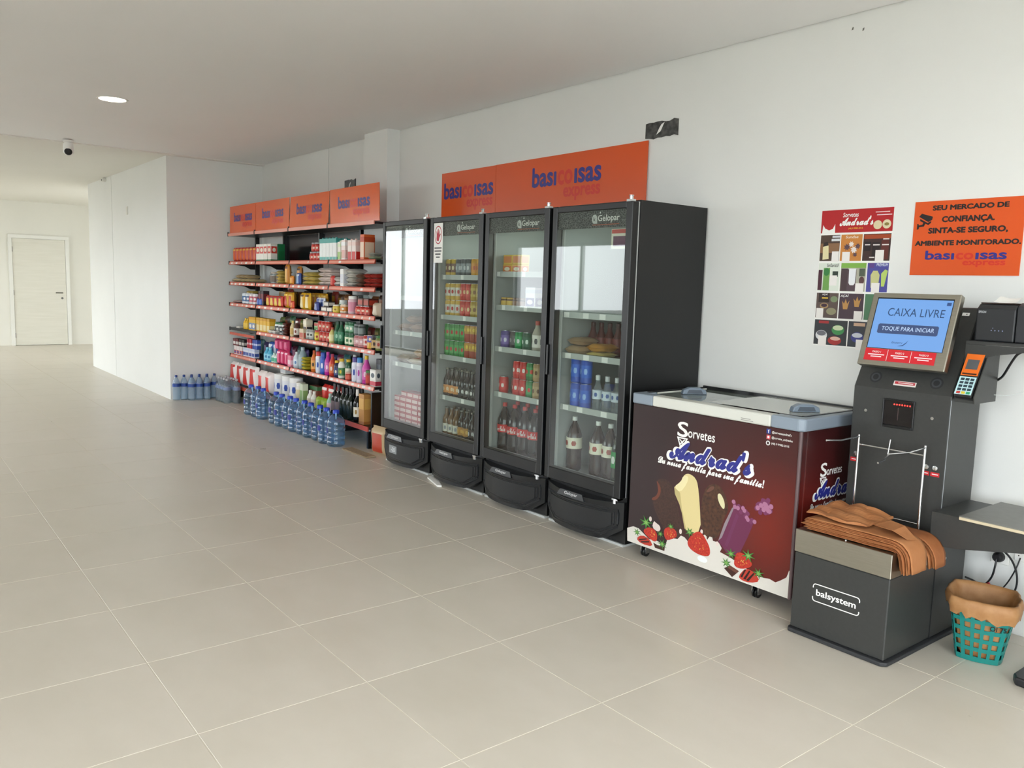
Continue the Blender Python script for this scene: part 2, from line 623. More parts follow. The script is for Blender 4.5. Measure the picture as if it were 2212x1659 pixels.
solid('wall_plate', 'small blank white cover plate high on the white partition', 'plate', MB().box(-10.02, -9.95, -1.148, -1.14, 2.26, 2.37), M_TRIMW, (-9.985, -1.144, 2.26), bevel=.003)
t = thing('motion_sensor', 'tiny white motion sensor at the top of the partition', 'sensor', (-11.2, -1.165, 2.79))
part('housing', MB().box(-11.26, -11.14, -1.19, -1.14, 2.79, 2.83), M_TRIMW, t, bevel=.006)
part('eye', MB().box(-11.22, -11.18, -1.193, -1.188, 2.80, 2.82), M_BLACK, t)

# black-taped junction boxes on the wall
def taped_box(x0, x1, z0, z1, label, seed):
    rnd = random.Random(seed)
    t = thing('junction_box', label, 'junction box', ((x0 + x1) / 2, -.006, z0))
    n = 8
    top = [(x0 + (x1 - x0) * i / n, z1 + rnd.uniform(-.008, .006)) for i in range(n + 1)]
    bot = [(x1 - (x1 - x0) * i / n, z0 + rnd.uniform(-.006, .008)) for i in range(n + 1)]
    part('cover', MB().prism(top + bot, (0, 0, 0), (1, 0, 0), (0, 0, 1), 0, .006), noisy('tape_%d' % seed, '#0f0f10', '#5f5f5d', 26, .45, bump=.6, bscale=50), t)
    xm, zm = (x0 + x1) / 2 - .01, (z0 + z1) / 2
    Plane((0, 0, 0), parent=t).poly('torn_patch', [(xm - .03, zm - .03), (xm + .005, zm - .012), (xm + .035, zm + .04), (xm + .01, zm + .03), (xm - .005, zm + .012)], M_PAPER, .0075)
taped_box(-1.735, -1.47, 2.41, 2.51, 'black taped junction box on the wall above the fridge sign', 3)
taped_box(-5.90, -5.66, 2.37, 2.49, 'black taped junction box behind the shelf signs', 5)
mk = mat('#77766f', 0.8)
wr_ = bpy.data.objects['wall_right']
for x, z, a in [(-.375, 2.79, 0), (-.318, 2.775, 0), (.33, 2.80, .012)]:
    Plane((0, 0, 0), parent=wr_).poly('scuff_mark', [(x - .005, z - .008), (x + .004, z - .006), (x + .006 + a, z + .007), (x - .003 + a, z + .005)], mk, .0004)

# ------------------------------------------------------------------ orange signs
def sign(label, x0, x1, z0, z1, y, lx0, lx1, lz0, lz1, group=None, tilt=0.0, m=M_ORANGE):
    t = thing('sign_panel', label, 'sign', ((x0 + x1) / 2, y, z0), group)
    uz = Vector((0, math.sin(tilt), math.cos(tilt)))
    part('panel', MB().prism([(0, 0), (x1 - x0, 0), (x1 - x0, z1 - z0), (0, z1 - z0)], (x0, y, z0), (1, 0, 0), uz, -.004, 0), m, t)
    pl = Plane((x0, y, z0), (1, 0, 0), uz, t)
    logo(pl, lx0 - x0, lx1 - x0, lz0 - z0, lz1 - z0)
    return t
sign('orange market sign with small logo on the wall over the second fridge', -4.06, -3.292, 1.97, 2.40, -.014, -4.02, -3.32, 2.18, 2.315)
sign('wide orange market sign on the wall over the two right-hand fridges', -3.288, -1.70, 1.97, 2.402, -.014, -2.84, -2.11, 2.19, 2.335)
M_OR2 = mat('#e2622c', 0.14)
BE = [-8.06, -7.20, -6.255, -5.33, -4.40]
sg = ['orange shelf-top sign against the return wall', 'orange shelf-top sign over the snack and pasta bay', 'orange shelf-top sign over the milk carton bay', 'orange shelf-top sign beside the wall pillar']
SX = [(-8.02, -7.19), (-7.185, -6.262), (-6.25, -5.345), (-5.29, -4.345)]
LX = [(-7.88, -7.30), (-6.995, -6.405), (-6.085, -5.49), (-5.12, -4.51)]
for i in range(4):
    sign(sg[i], SX[i][0], SX[i][1], 1.992, 2.31, -.455, LX[i][0], LX[i][1], 2.125, 2.235, tilt=math.radians((1.0, 1.0, 3.0, -1.0)[i]), m=M_OR2)

# ------------------------------------------------------------------ shelving
LEV = [1.66, 1.415, 1.165, .868, .545]
def tags_on(pl, parent, x0, x1, z, n, m=M_PAPER, w=.042, h=.022):
    pl.lines('price_tag', [(x0 + (x1 - x0) * (i + .5 + random.uniform(-.15, .15)) / n - w / 2, x0 + (x1 - x0) * (i + .5) / n + w / 2, z - h / 2, z + h / 2) for i in range(n)], m, .0012, parent)
SHLAB = ['black shelving bay with red price rails against the return wall', 'black shelving bay of snacks and pasta packs', 'black shelving bay of cartons and cleaning bottles', 'black shelving bay with a solid end panel beside the fridges']
NT = [[5, 0, 1, 2], [6, 6, 6, 2], [5, 5, 7, 6], [0, 5, 5, 7], [2, 5, 7, 8]]
for b in range(4):
    x0, x1 = BE[b] + .004, BE[b + 1] - .004
    t = thing('shelving_unit', SHLAB[b], 'shelf', ((x0 + x1) / 2, -.28, 0), 'shelving bays along the wall')
    for li, z in enumerate(LEV):
        sh = part('shelf', MB().box(x0, x1, -.448, -.10, z - .022, z), M_GON, t)
        if not (b == 0 and li == 3):
            part('price_rail', MB().prism([(-.4485, z - .034), (-.462, z - .036), (-.4525, z + .004), (-.4485, z + .004)], (x0 + .012, 0, 0), (0, 1, 0), (0, 0, 1), 0, x1 - x0 - .024), M_RAIL, sh)
            pl = Plane((0, -.462, z - .036), (1, 0, 0), Vector((0, .0095, .04)).normalized(), sh)
            pl.rect('rail_insert', x0 + .016, x1 - .016, .008, .03, M_RAILC, .0006)
            if NT[li][b]:
                tags_on(pl, sh, x0 + .03, x1 - .03, .019, NT[li][b])
        else:
            part('fallen_price_rail', MB().box(x0 + .03, x1 - .03, -.470, -.462, z - .085, z - .055), M_RAIL, sh)
            part('shelf_lip', MB().box(x0, x1, -.46, -.4485, z - .03, z), M_GON, sh)
        part('rail_end', MB().box(x0 - .004, x0 + .01, -.462, -.449, z - .036, z + .006), M_GON, sh)
        for xb in (x0 + .012, x1 - .012):
            part('bracket', MB().prism([(-.14, z - .022), (-.40, z - .022), (-.40, z - .035), (-.27, z - .05), (-.20, z - .085), (-.14, z - .085)], (xb - .003, 0, 0), (0, 1, 0), (0, 0, 1), 0, .006), M_GON, sh)
    # header shelf carrying the signs
    hd = part('header_shelf', MB().box(x0, x1, -.452, -.10, 1.965, 1.985), M_GON, t)
    part('price_rail', MB().box(x0 + .012, x1 - .012, -.470, -.461, 1.962, 1.995), M_RAILC, hd)
    part('rail_end', MB().box(x0 - .004, x0 + .01, -.472, -.459, 1.96, 2.01), M_GON, hd)
    # deep base
    ba = part('base_shelf', MB().box(x0, x1, -.498, -.08, .168, .19), M_GON, t)
    part('price_rail', MB().box(x0 + .012, x1 - .02, -.509, -.4985, .150, .192), M_RAIL, ba)
    part('upright', MB().box(x0 + .0, x0 + .035, -.135, -.09, 0, 1.995), M_GON, t)
    if b == 3:
        part('upright', MB().box(x1 - .035, x1, -.135, -.09, 0, 1.995), M_GON, t)
        part('end_panel', MB().box(x1 - .001, x1 + .02, -.49, -.08, .06, .50), M_GON, t)
        part('foot', MB().box(x1 - .03, x1 + .0, -.512, -.47, 0, .150), M_GON, t)
    part('foot', MB().box(x0 + .002, x0 + .03, -.50, -.09, 0, .166), M_GON, t)
    if b > 0:
        part('back_panel', MB().box(x0 + .036, x1 - .002, -.100, -.095, 1.67, 1.962), mat('#18191c', .18), t)
        part('back_panel', MB().box(x0 + .036, x1 - .002, -.100, -.095, .20, .52), M_GON, t)
        part('back_panel', MB().box(x0 + .036, x1 - .002, -.100, -.095, .55, 1.08), M_GON, t)
# ------------------------------------------------------------------ goods: one builder for each kind, local coordinates, base at z = 0
def root_mesh(name, cat, mb, m, bevel=0.0, smooth=False):
    o = link(name, mesh_of(name, mb, m, bevel, smooth))
    o['category'] = cat
    ORIG[o.name] = (0, 0, 0)
    return o
def sub(name, mb, m, parent, smooth=False, bevel=0.0):
    return link(name, mesh_of(name, mb, m, bevel, smooth), parent)

def carton(name, w, d, h, body, panel=None, accent=None, gable=False, cat='carton', p=(.12, .6), a=(.72, .9), mark=None):
    mb = MB().box(-w / 2, w / 2, -d / 2, d / 2, 0, h)
    o = root_mesh(name, cat, mb, mat(body, .4), bevel=.002)
    e = .0007
    if panel:
        z0, z1 = h * p[0], h * p[1]
        q = MB().box(-w * .44, w * .44, -d / 2 - e, -d / 2, z0, z1).box(w / 2, w / 2 + e, -d * .42, d * .42, z0, z1)
        k = sub('label', q, mat(panel, .4), o)
        if mark:
            sub('emblem', MB().prism(ell(0, (z0 + z1) / 2, w * .3, (z1 - z0) * .3, 12), (0, -d / 2, 0), (1, 0, 0), (0, 0, 1), 0, .0014).prism(ell(0, (z0 + z1) / 2, d * .25, (z1 - z0) * .3, 12), (w / 2, 0, 0), (0, 1, 0), (0, 0, 1), 0, .0014), mat(mark, .4), k)['kind'] = 'stuff'
    if accent:
        z0, z1 = h * a[0], h * a[1]
        sub('band', MB().box(-w * .5 - e, w * .5 + e, -d / 2 - e, d / 2 + e, z0, z1), mat(accent, .4), o)
    if gable:
        sub('cap', MB().lathe([(.012, h), (.012, h + .01), (.009, h + .012)], 10).move(0, -d * .15, 0), mat(accent or '#ffffff', .4), o)
    return o

def revolve(name, cat, prof, body, n=16, cap=None, capm=None, label=None, labelc=None, bodym=None, mark=None, sq=0.0):
    o = root_mesh(name, cat, MB().lathe(prof, n, sq=sq), bodym or mat(body, .3), smooth=True)
    if cap:
        sub('cap', MB().lathe(cap, 12), capm if not isinstance(capm, str) else mat(capm, .35), o, smooth=True)
    if label:
        r, z0, z1 = label
        k = sub('label', MB().lathe([(r, z0), (r, z1)], n, sq=sq), mat(labelc, .4) if isinstance(labelc, str) else labelc, o, smooth=True)
        if mark:
            zc, hh = (z0 + z1) / 2, (z1 - z0) * .22
            mb = MB()
            for ang in (-1.9, -.85):
                def fn(u, v, ang=ang):
                    a = ang + (u - .5) * .6 * (1 - .35 * abs(2 * v - 1))
                    return ((r + .0012) * math.cos(a), (r + .0012) * math.sin(a), zc + (v - .5) * 2 * hh)
                mb.grid(fn, 4, 2)
            sub('emblem', mb, mat(mark, .4), k, smooth=True)['kind'] = 'stuff'
    return o

def can(name, r, h, body, label=None, mark=None, cat='can', lz=(.25, .75)):
    prof = [(r * .8, 0), (r, .008), (r, h - .012), (r * .84, h - .003), (r * .84, h - .001)]
    o = revolve(name, cat, prof, body, 14, label=(r + .0006, h * lz[0], h * lz[1]) if label else None, labelc=label, mark=mark)
    sub('lid', MB().lathe([(r * .86, h - .002), (r * .86, h), (r * .8, h + .0005), (0, h - .001)], 14), mat('#b9bbbd', .25, .9), o, smooth=True)
    return o

def jar(name, r, h, body, lid, label=None, mark=None, cat='jar', clear=False, sq=0.0):
    bm = CLEAR if clear else None
    prof = [(r * .9, 0), (r, .006), (r, h * .76), (r * .86, h * .83), (r * .86, h * .85)]
    return revolve(name, cat, prof, body, 16, cap=[(r * .92, h * .84), (r * .92, h), (r * .85, h + .002)], capm=lid, label=(r + .0007, h * .15, h * .68) if label else None, labelc=label, bodym=bm, mark=mark, sq=sq)

def flask(name, r, h, body, cap, label=None, mark=None, cat='bottle', neck=.35, ls=(.15, .55), bodym=None, sq=0.0, capr=.36):
    """squat household bottle: straight body, sloped shoulder, cap"""
    hs = h * (1 - neck)
    prof = [(r * .88, 0), (r, .008), (r, hs * .8), (r * .93, hs * .92), (r * .5, hs + (h - hs) * .35), (r * capr, h * .9)]
    return revolve(name, cat, prof, body, 16, cap=[(r * (capr + .08), h * .87), (r * (capr + .08), h), (r * capr * .8, h + .003)], capm=cap, label=(r + .0008, h * ls[0], h * ls[1]) if label else None, labelc=label, bodym=bodym, mark=mark, sq=sq)

def spray(name, r, h, body, cap, label, mark=None):
    prof = [(r * .95, 0), (r, .005), (r, h * .74), (r * .8, h * .8)]
    return revolve(name, 'spray can', prof, body, 16, cap=[(r * .82, h * .79), (r * .85, h * .97), (r * .7, h)], capm=cap, label=(r + .0007, h * .12, h * .66), labelc=label, mark=mark)

def pouch(name, w, h, th, body, panel=None, accent=None, lying=False, cat='packet', crimp=.08, seed=0):
    """filled bag: pillow with crimped ends; standing on its lower end, or lying flat"""
    rnd = random.Random(seed + len(name))
    ph = rnd.uniform(0, 6)
    def surf(s, k=1.0, lift=0.0):
        def fn(u, v):
            x = (u - .5) * w * k
            zz = .5 + (v - .5) * k
            e = (1 - abs(2 * (u * k + (1 - k) / 2) - 1) ** 6) * (1 - abs(2 * zz - 1) ** 7)
            wob = .12 * math.sin(7 * u + ph) * math.cos(5 * v + ph)
            y = s * (th / 2 * max(e, 0) * (1 + wob) * .86 + .001 + lift)
            return (x * (1 - .06 * (1 - abs(2 * zz - 1))), y, zz * h)
        return fn
    mb = MB().grid(surf(-1), 9, 9)
    m2 = MB().grid(surf(1), 9, 9)
    m2.f = [tuple(reversed(q)) for q in m2.f]
    mb.add(m2.v, m2.f)
    def lay(b):
        if lying:
            b.v = [(x, z - h / 2, th / 2 - y) for x, y, z in b.v]
        return b
    o = root_mesh(name, cat, lay(mb), mat(body, .35), smooth='all')
    # prints follow the very same surface points, a hair proud of them
    if panel:
        k = MB().grid(lambda u, v: surf(-1, 1, .0012)((2 + 5 * u) / 9, (1 + 6 * v) / 9), 5, 6)
        sub('label', lay(k), mat(panel, .35), o, smooth='all')
    if accent:
        k = MB().grid(lambda u, v: surf(-1, 1, .0018)((1 + 7 * u) / 9, (7 + v) / 9), 7, 1)
        sub('band', lay(k), mat(accent, .35), o, smooth='all')
    return o

CLEAR = pane('clear_plastic', '#dfe6e4', 1.4, 1.2, .05, .12, '#e8eceb')
NP = [0]
def place(o, spots, label, group=None, jit=0.0):
    """spots: (x, y, z[, rotz[, tilt]]); the first spot takes the object itself, the others copies"""
    for i, s in enumerate(spots):
        c = o if i == 0 else dup(o)
        x, y, z = s[:3]
        rz = s[3] if len(s) > 3 else random.uniform(-jit, jit)
        c.location = (x, y, z)
        c.rotation_euler = (0, s[4] if len(s) > 4 else 0, rz)
        c['label'] = label
        if group or len(spots) > 1:
            c['group'] = group or label
    return o

def bx(u):
    i = min(int(u), 3)
    return BE[i] + (BE[i + 1] - BE[i]) * (u - i)
YF = -.436
def run(o, u0, du, n, lev, label, depth, dz=0.0, rows=1, layers=1, lh=0.0, y0=None, jit=.05):
    """n items side by side from bay position u0 (bays are numbered 0..4), ROWS deep, LAYERS high"""
    z = (LEV + [.191])[lev] + .0005 + dz
    yf = y0 if y0 is not None else (YF if lev < 5 else -.49)
    sp = []
    for k in range(layers):
        for r in range(rows):
            for i in range(n):
                sp.append((bx(u0) + i * du, yf + depth / 2 + r * (depth + .006) + .002, z + k * lh))
    place(o, sp, label, None, jit)

# --- top shelf
run(pouch('snack_packet', .10, .165, .05, '#b5281f', '#e0662a', '#f0c04a', seed=1), .12, .108, 7, 0, 'red and orange upright snack packet on the top shelf', .05)
run(carton('coffee_box', .10, .075, .19, '#ece9df', '#d63a2a', '#1c7a46', p=(.45, .85), a=(.0, .10), mark='#f3e9d2'), 1.02, .111, 4, 0, 'white and red upright box with green base on the top shelf', .075, rows=1)
run(carton('tea_box', .10, .075, .19, '#167a45', '#0f6a3a', None), 1.02, .111, 4, 0, 'plain green box behind the white and red boxes', .075, y0=-.352)
run(jar('sauce_cup', .035, .085, '#b3221c', '#9a9b9c', '#d2402c', mark='#f0d9c8', cat='cup'), 2.50, .078, 3, 0, 'small red sauce cup with grey lid, bottom layer of its pile', .07)
run(jar('sauce_cup', .035, .085, '#b3221c', '#9a9b9c', '#d2402c', mark='#f0d9c8', cat='cup'), 2.545, .078, 2, 0, 'small red sauce cup with grey lid, on top of the other cups', .07, dz=.089)
run(carton('milk_carton', .068, .07, .205, '#eef2f0', '#58b7b0', '#3fa39b', True, p=(.0, .16), a=(.80, 1.0)), 2.775, .072, 5, 0, 'white milk carton with teal top and base on the top shelf', .07, rows=1)
run(carton('juice_carton', .062, .06, .17, '#f3f0e4', '#a8d07a', '#e2efcf', True, p=(.05, .45)), 3.19, .07, 1, 0, 'short pale green juice carton between milk and pink cartons', .06)
run(carton('juice_carton', .068, .07, .185, '#f6e7e2', '#e9b7ad', '#ffffff', True, p=(.1, .5)), 3.28, .074, 1, 0, 'pale pink carton on the top shelf', .07)
run(carton('juice_carton', .07, .07, .18, '#f4e6df', '#cf2b24', '#f4d9d0', True, p=(.0, .42)), 3.42, .082, 2, 0, 'white carton with a red lower half on the top shelf', .07)
run(carton('flour_box', .07, .11, .225, '#e0652b', '#f3d7bb', '#c4471c', p=(.1, .7)), 3.68, .08, 1, 0, 'tall orange box at the end of the carton row', .11)
run(pouch('sachet', .11, .09, .03, '#9fb08c', '#c9cfc2', None, True, seed=4), 3.86, .1, 1, 0, 'flat grey-green sachet, lowest of its little stack', .09, layers=1)
run(pouch('sachet', .11, .09, .03, '#a9aa9f', '#d8d8cf', None, True, seed=5), 3.86, .1, 1, 0, 'flat pale grey sachet lying on another sachet', .09, dz=.032)
run(pouch('sachet', .12, .10, .04, '#7a2620', '#a33a2c', None, True, seed=6), 3.90, .1, 1, 0, 'flat dark red packet behind the grey sachets', .10, y0=-.33, layers=1)
# --- second shelf: bags
bagw = lambda nm, w, h, th, c, p, a, s: pouch(nm, w, h, th, c, p, a, True, 'bag', seed=s)
run(bagw('pasta_bag', .13, .17, .045, '#cdb98a', '#ded2b4', None, 11), .10, .145, 5, 1, 'clear beige pasta bag lying on the second shelf', .17)
run(bagw('pasta_bag', .13, .16, .045, '#c7b184', '#d9c79c', None, 12), .22, .15, 3, 1, 'beige pasta bag on top of other pasta bags', .17, dz=.047)
run(jar('bread_dome', .085, .13, '#8a7a66', '#a89a88', '#6e5a42', cat='tub', clear=True), 1.15, .18, 2, 1, 'clear plastic tub of brown biscuits behind the bags', .17, y0=-.34)
run(bagw('corn_bag', .11, .15, .036, '#d9c063', '#e8d98f', '#7f6b22', 14), 1.62, .12, 1, 1, 'yellow corn bag in a stack beside the upright orange pouch', .15, layers=4, lh=.036)
run(pouch('coffee_pouch', .10, .21, .06, '#cf8a2c', '#e8b552', '#7a3f14', cat='pouch', seed=15), 1.84, .13, 1, 1, 'tall orange upright pouch on the second shelf', .06)
run(pouch('coffee_pouch', .10, .19, .055, '#b9771f', '#dd9a35', '#3b2412', cat='pouch', seed=16), 2.06, .1, 1, 1, 'tall brown-orange upright pouch with a dark band', .055, y0=-.39)
run(pouch('snack_packet', .09, .09, .04, '#e08a1e', '#f2b33e', None, seed=17), 1.99, .1, 1, 1, 'small bright orange packet in front of tall pouches', .04, y0=-.44)
run(pouch('snack_packet', .10, .12, .05, '#2d4f9c', '#8fb2d8', '#e6e6e6', seed=18), 2.16, .1, 1, 1, 'blue and white upright packet on the second shelf', .05)
run(bagw('bean_bag', .12, .17, .044, '#d8c36a', '#e7d994', '#8c7430', 19), 2.36, .13, 2, 1, 'yellow grain bag in a three-high stack', .17, layers=3, lh=.044)
run(bagw('rice_bag', .13, .18, .044, '#ecdfd9', '#f3ebe4', '#c98d86', 20), 2.76, .142, 2, 1, 'white and pink rice bag in the tallest stack', .18, layers=4, lh=.044)
run(pouch('salt_bag', .08, .10, .04, '#c5281f', '#d84a3a', None, seed=21), 3.04, .1, 1, 1, 'small red packet leaning at the shelf joint', .04, y0=-.446)
run(bagw('sugar_bag', .13, .17, .046, '#e9e6e2', '#f4f2ee', '#b9b4b0', 22), 3.12, .138, 1, 1, 'white sugar bag lying beside the upright white box', .17, layers=2, lh=.046)
run(carton('starch_box', .065, .05, .165, '#f1f0ec', '#d9dbe2', None, p=(.2, .7)), 3.255, .1, 1, 1, 'slim white upright box on the second shelf', .05)
run(bagw('flour_bag', .13, .17, .042, '#d9d6cd', '#e8e6df', '#8e8a80', 23), 3.40, .138, 1, 1, 'pale grey flour bag in a four-high stack', .17, layers=4, lh=.042)
run(bagw('seed_bag', .12, .16, .04, '#7c5b4b', '#a98f80', '#463027', 24), 3.60, .13, 1, 1, 'brown seed bag in a short stack', .16, layers=3, lh=.04)
run(bagw('bean_bag', .12, .17, .042, '#b43a2f', '#efe3dc', '#6d1c17', 25), 3.77, .125, 2, 1, 'red and white bean bag at the end of the second shelf', .17, layers=3, lh=.042)
# --- third shelf
run(bagw('biscuit_bag', .11, .13, .035, '#c7a7a0', '#e0cdc6', None, 31), .12, .12, 2, 2, 'pale pink biscuit packet lying on the third shelf', .13)
run(can('milk_powder_can', .05, .125, '#d5dce4', '#4d6f9d', '#f0f0f0'), .44, .108, 2, 2, 'blue and white powdered milk can', .10)
run(can('milk_powder_can', .05, .125, '#dcd6d8', '#c2596a', '#f2e9e6'), .70, .108, 2, 2, 'pink striped powdered milk can', .10)
run(pouch('snack_packet', .10, .075, .03, '#c4ad54', '#dccb86', None, True, seed=32), .64, .12, 2, 2, 'yellow packet lying on top of the milk cans', .075, dz=.127)
run(carton('chocolate_box', .075, .07, .165, '#2a1d26', '#7b2b32', None, p=(.3, .8)), 1.06, .08, 2, 2, 'dark slim box beside the milk cans', .07)
run(pouch('snack_packet', .07, .08, .03, '#3556b0', '#5f7ecb', None, seed=33), 1.02, .08, 2, 2, 'small blue packet at the front edge of the third shelf', .03, y0=-.447)
run(carton('cereal_box', .16, .06, .165, '#9b7a2a', '#b8943a', '#6a4f16', p=(.2, .7)), 1.40, .18, 2, 2, 'mustard yellow cereal box behind the red packets', .06, y0=-.30)
run(pouch('snack_packet', .11, .12, .05, '#c8321f', '#e8c23a', '#8d1812', seed=34), 1.30, .115, 4, 2, 'red and yellow snack packet on the third shelf', .05)
run(pouch('snack_packet', .12, .165, .06, '#e3a51c', '#c43a20', '#f0c94a', seed=35), 1.76, .12, 2, 2, 'tall golden snack packet with red panel', .06, y0=-.41)
run(pouch('snack_packet', .09, .08, .04, '#d8481d', '#e88a3a', None, seed=36), 2.02, .1, 1, 2, 'low orange-red packet at the shelf joint', .04, y0=-.446)
run(pouch('chocolate_pouch', .11, .17, .06, '#e2b021', '#f2e3b0', '#5c3312', cat='pouch', seed=37), 2.27, .12, 2, 2, 'yellow chocolate powder pouch with brown band', .06)
run(pouch('chocolate_pouch', .12, .17, .06, '#c99420', '#b0461e', '#e8c65a', cat='pouch', seed=38), 2.30, .125, 3, 2, 'darker yellow pouch in the row behind', .06, y0=-.33)
run(pouch('wafer_packet', .085, .13, .045, '#dfe5f0', '#2c4a9a', '#2c4a9a', seed=39), 2.60, .09, 2, 2, 'white and blue wafer packet leaning on the third shelf', .045, y0=-.398)
run(pouch('wafer_packet', .10, .09, .045, '#3a4690', '#8fa0d0', None, seed=40), 2.66, .1, 1, 2, 'low purple-blue packet in front of wafer packets', .045, y0=-.447)
run(carton('bar_box', .11, .07, .05, '#4a3222', '#e6ded2', None, p=(.2, .8)), 2.84, .12, 2, 2, 'low brown bar box with white label', .07)
run(carton('bar_box', .10, .07, .05, '#2c2320', '#cfc8bc', None, p=(.2, .8)), 2.90, .11, 1, 2, 'low black bar box stacked on the brown boxes', .07, dz=.051)
run(jar('spread_cup', .04, .12, '#e6ece4', '#e8ece6', '#2f8a4a', mark='#f5f5f0', cat='cup'), 3.06, .09, 1, 2, 'white cup with a green label on the third shelf', .08, y0=-.368)
run(jar('spread_cup', .038, .075, '#e0c23a', '#e9e3cf', '#e6cf55', mark='#9a6a1a', cat='cup'), 3.09, .08, 1, 2, 'yellow cup in front of the green label cup', .076, y0=-.448 + .0)
run(can('cream_can', .042, .085, '#e6d2b4', '#dd8a2c', '#fbf2df'), 3.235, .09, 1, 2, 'short can with an orange label', .084)
run(jar('candy_jar', .085, .21, '#d8d8d2', '#8f9190', None, cat='jar', clear=True), 3.29, .19, 1, 2, 'big clear candy jar with a grey screw lid', .17, y0=-.34)
run(jar('candy_tub', .045, .165, '#e5c4cc', '#f2f0ec', '#d98aa0', cat='tub'), 3.41, .1, 1, 2, 'tall pink and white candy tub', .09)
run(can('tomato_can', .04, .08, '#b8241c', '#d24a32', '#f1d8c4'), 3.56, .086, 3, 2, 'short red tomato can on the third shelf', .08)
run(can('tomato_can', .04, .08, '#a5201a', '#7a1712', '#e8c9a0'), 3.60, .086, 3, 2, 'short dark red can in the row behind', .08, y0=-.35)
run(carton('sweet_box', .10, .10, .07, '#5e2a1f', '#b03a26', None, p=(.2, .8)), 3.66, .11, 2, 2, 'brown-red box on top of the red cans', .10, dz=.0815, y0=-.44)
run(pouch('flour_sack', .13, .12, .08, '#cbb8a0', '#d9cbb8', None, cat='bag', seed=42), 3.93, .1, 1, 2, 'crumpled beige sack at the end of the third shelf', .08)
run(pouch('bread_bag', .09, .16, .07, '#d8cfc6', '#c75a50', None, cat='bag', seed=43), 3.97, .1, 1, 2, 'tall white bag with red print behind the beige sack', .08, y0=-.33)
# --- fourth shelf
run(carton('soap_tray', .10, .08, .022, '#ddd9d0', None, None), .25, .1, 1, 3, 'flat white tray on the shelf without a price rail', .08)
run(flask('baby_bottle', .03, .125, '#e7b72c', '#f0cf5a', '#e9c34a', neck=.3), .47, .066, 2, 3, 'small yellow plastic bottle beside yellow boxes', .06)
run(carton('baking_box', .095, .07, .155, '#e8bd3c', '#6f8fc0', '#e0a020', p=(.08, .55), a=(.8, .98), mark='#f6efdc'), .73, .10, 2, 3, 'yellow box with blue picture at the end of the first bay', .07)
run(carton('baking_box', .095, .07, .155, '#e6b632', '#e9d9a0', '#d49a1c', p=(.1, .5), a=(.8, .98)), .98, .102, 4, 3, 'yellow box with cream picture on the fourth shelf', .07, y0=-.43)
run(jar('seasoning_jar', .046, .125, '#e9ecea', '#1f6b35', '#2e3a3c', mark='#f0f0ea'), 1.44, .098, 3, 3, 'jar with green lid and dark label on the fourth shelf', .094, y0=-.40)
run(pouch('sweet_packet', .10, .06, .04, '#e8e6e2', '#2a2a2e', '#1c1c20', True, seed=51), 1.40, .11, 2, 3, 'black and white striped packet at the shelf front', .06, y0=-.448)
run(bagw('bean_bag', .13, .09, .034, '#5a2b22', '#c0473a', '#e6d6c8', 52), 1.80, .13, 1, 3, 'dark red striped packet in a stack', .09, layers=4, lh=.034)
run(flask('oil_bottle', .03, .165, '#e0cfa0', '#e8d27a', '#c9a55a', neck=.3), 1.97, .064, 1, 3, 'slim cream bottle with yellow cap', .06)
run(flask('sauce_bottle', .034, .17, '#5f3a30', '#f2efea', '#e6ddd4', mark='#7a2f28', neck=.32), 2.07, .07, 1, 3, 'brown sauce bottle with white cap and label', .07)
run(carton('milk_carton', .075, .07, .195, '#e9dcc0', '#3f3a44', '#f3ead2', True, p=(.3, .6)), 2.24, .08, 1, 3, 'cream carton with a dark square on the fourth shelf', .07, y0=-.385)
run(carton('pasta_box', .10, .06, .10, '#d9c7a8', '#c25a48', None, p=(.1, .6)), 2.30, .1, 1, 3, 'low cream box with red print', .06, y0=-.448)
run(can('tuna_can', .036, .10, '#9da09c', '#c8ccc4', '#3f423f'), 2.40, .077, 2, 3, 'silver tin can with pale label', .074)
run(carton('soup_box', .11, .06, .17, '#a9c98f', '#4f9a3a', '#c22f22', p=(.2, .7), a=(.8, .95), mark='#e8efd6'), 2.42, .115, 2, 3, 'green box with a red band behind the tin cans', .06, y0=-.33)
run(jar('olive_pot', .04, .10, '#d8b92e', '#c23a2a', '#e4d04a', mark='#a3361f'), 2.62, .086, 1, 3, 'yellow jar with a red lid', .082)
run(can('tomato_can', .038, .10, '#b32a20', '#c94a38', '#ead2b8'), 2.73, .082, 3, 3, 'red tomato can on the fourth shelf, lower layer', .078)
run(can('tomato_can', .038, .10, '#b32a20', '#c94a38', '#ead2b8'), 2.70, .082, 3, 3, 'red tomato can on the fourth shelf, upper layer', .078, dz=.102)
run(flask('mustard_bottle', .032, .15, '#d5c77c', '#b8472a', '#e5dba4', neck=.3), 2.98, .068, 1, 3, 'pale yellow sauce bottle with an orange cap', .064)
run(flask('oil_bottle', .036, .215, '#1e5a3a', '#123c26', '#2f7f58', mark='#9fd0b4', neck=.34), 3.10, .078, 2, 3, 'dark green oil bottle, tallest on the fourth shelf', .074)
run(jar('olive_jar', .036, .12, '#3d7a52', '#2b5f41', '#dfe6c8', mark='#3a7a4a'), 3.335, .078, 2, 3, 'green olive jar with a pale label, lower layer', .074)
run(jar('olive_jar', .036, .10, '#3d7a52', '#2b5f41', '#8fbfa0', mark='#e9e9d8'), 3.335, .078, 2, 3, 'green olive jar stacked on another jar', .074, dz=.123)
run(can('corn_can', .04, .11, '#b56f72', '#d3a3a4', '#f0dede'), 3.535, .084, 2, 3, 'pink label can on the fourth shelf', .082)
run(jar('honey_jar', .036, .10, '#4d5654', '#6d7371', '#7f8b88'), 3.53, .08, 2, 3, 'dark jar with a grey lid on top of pink cans', .074, dz=.111)
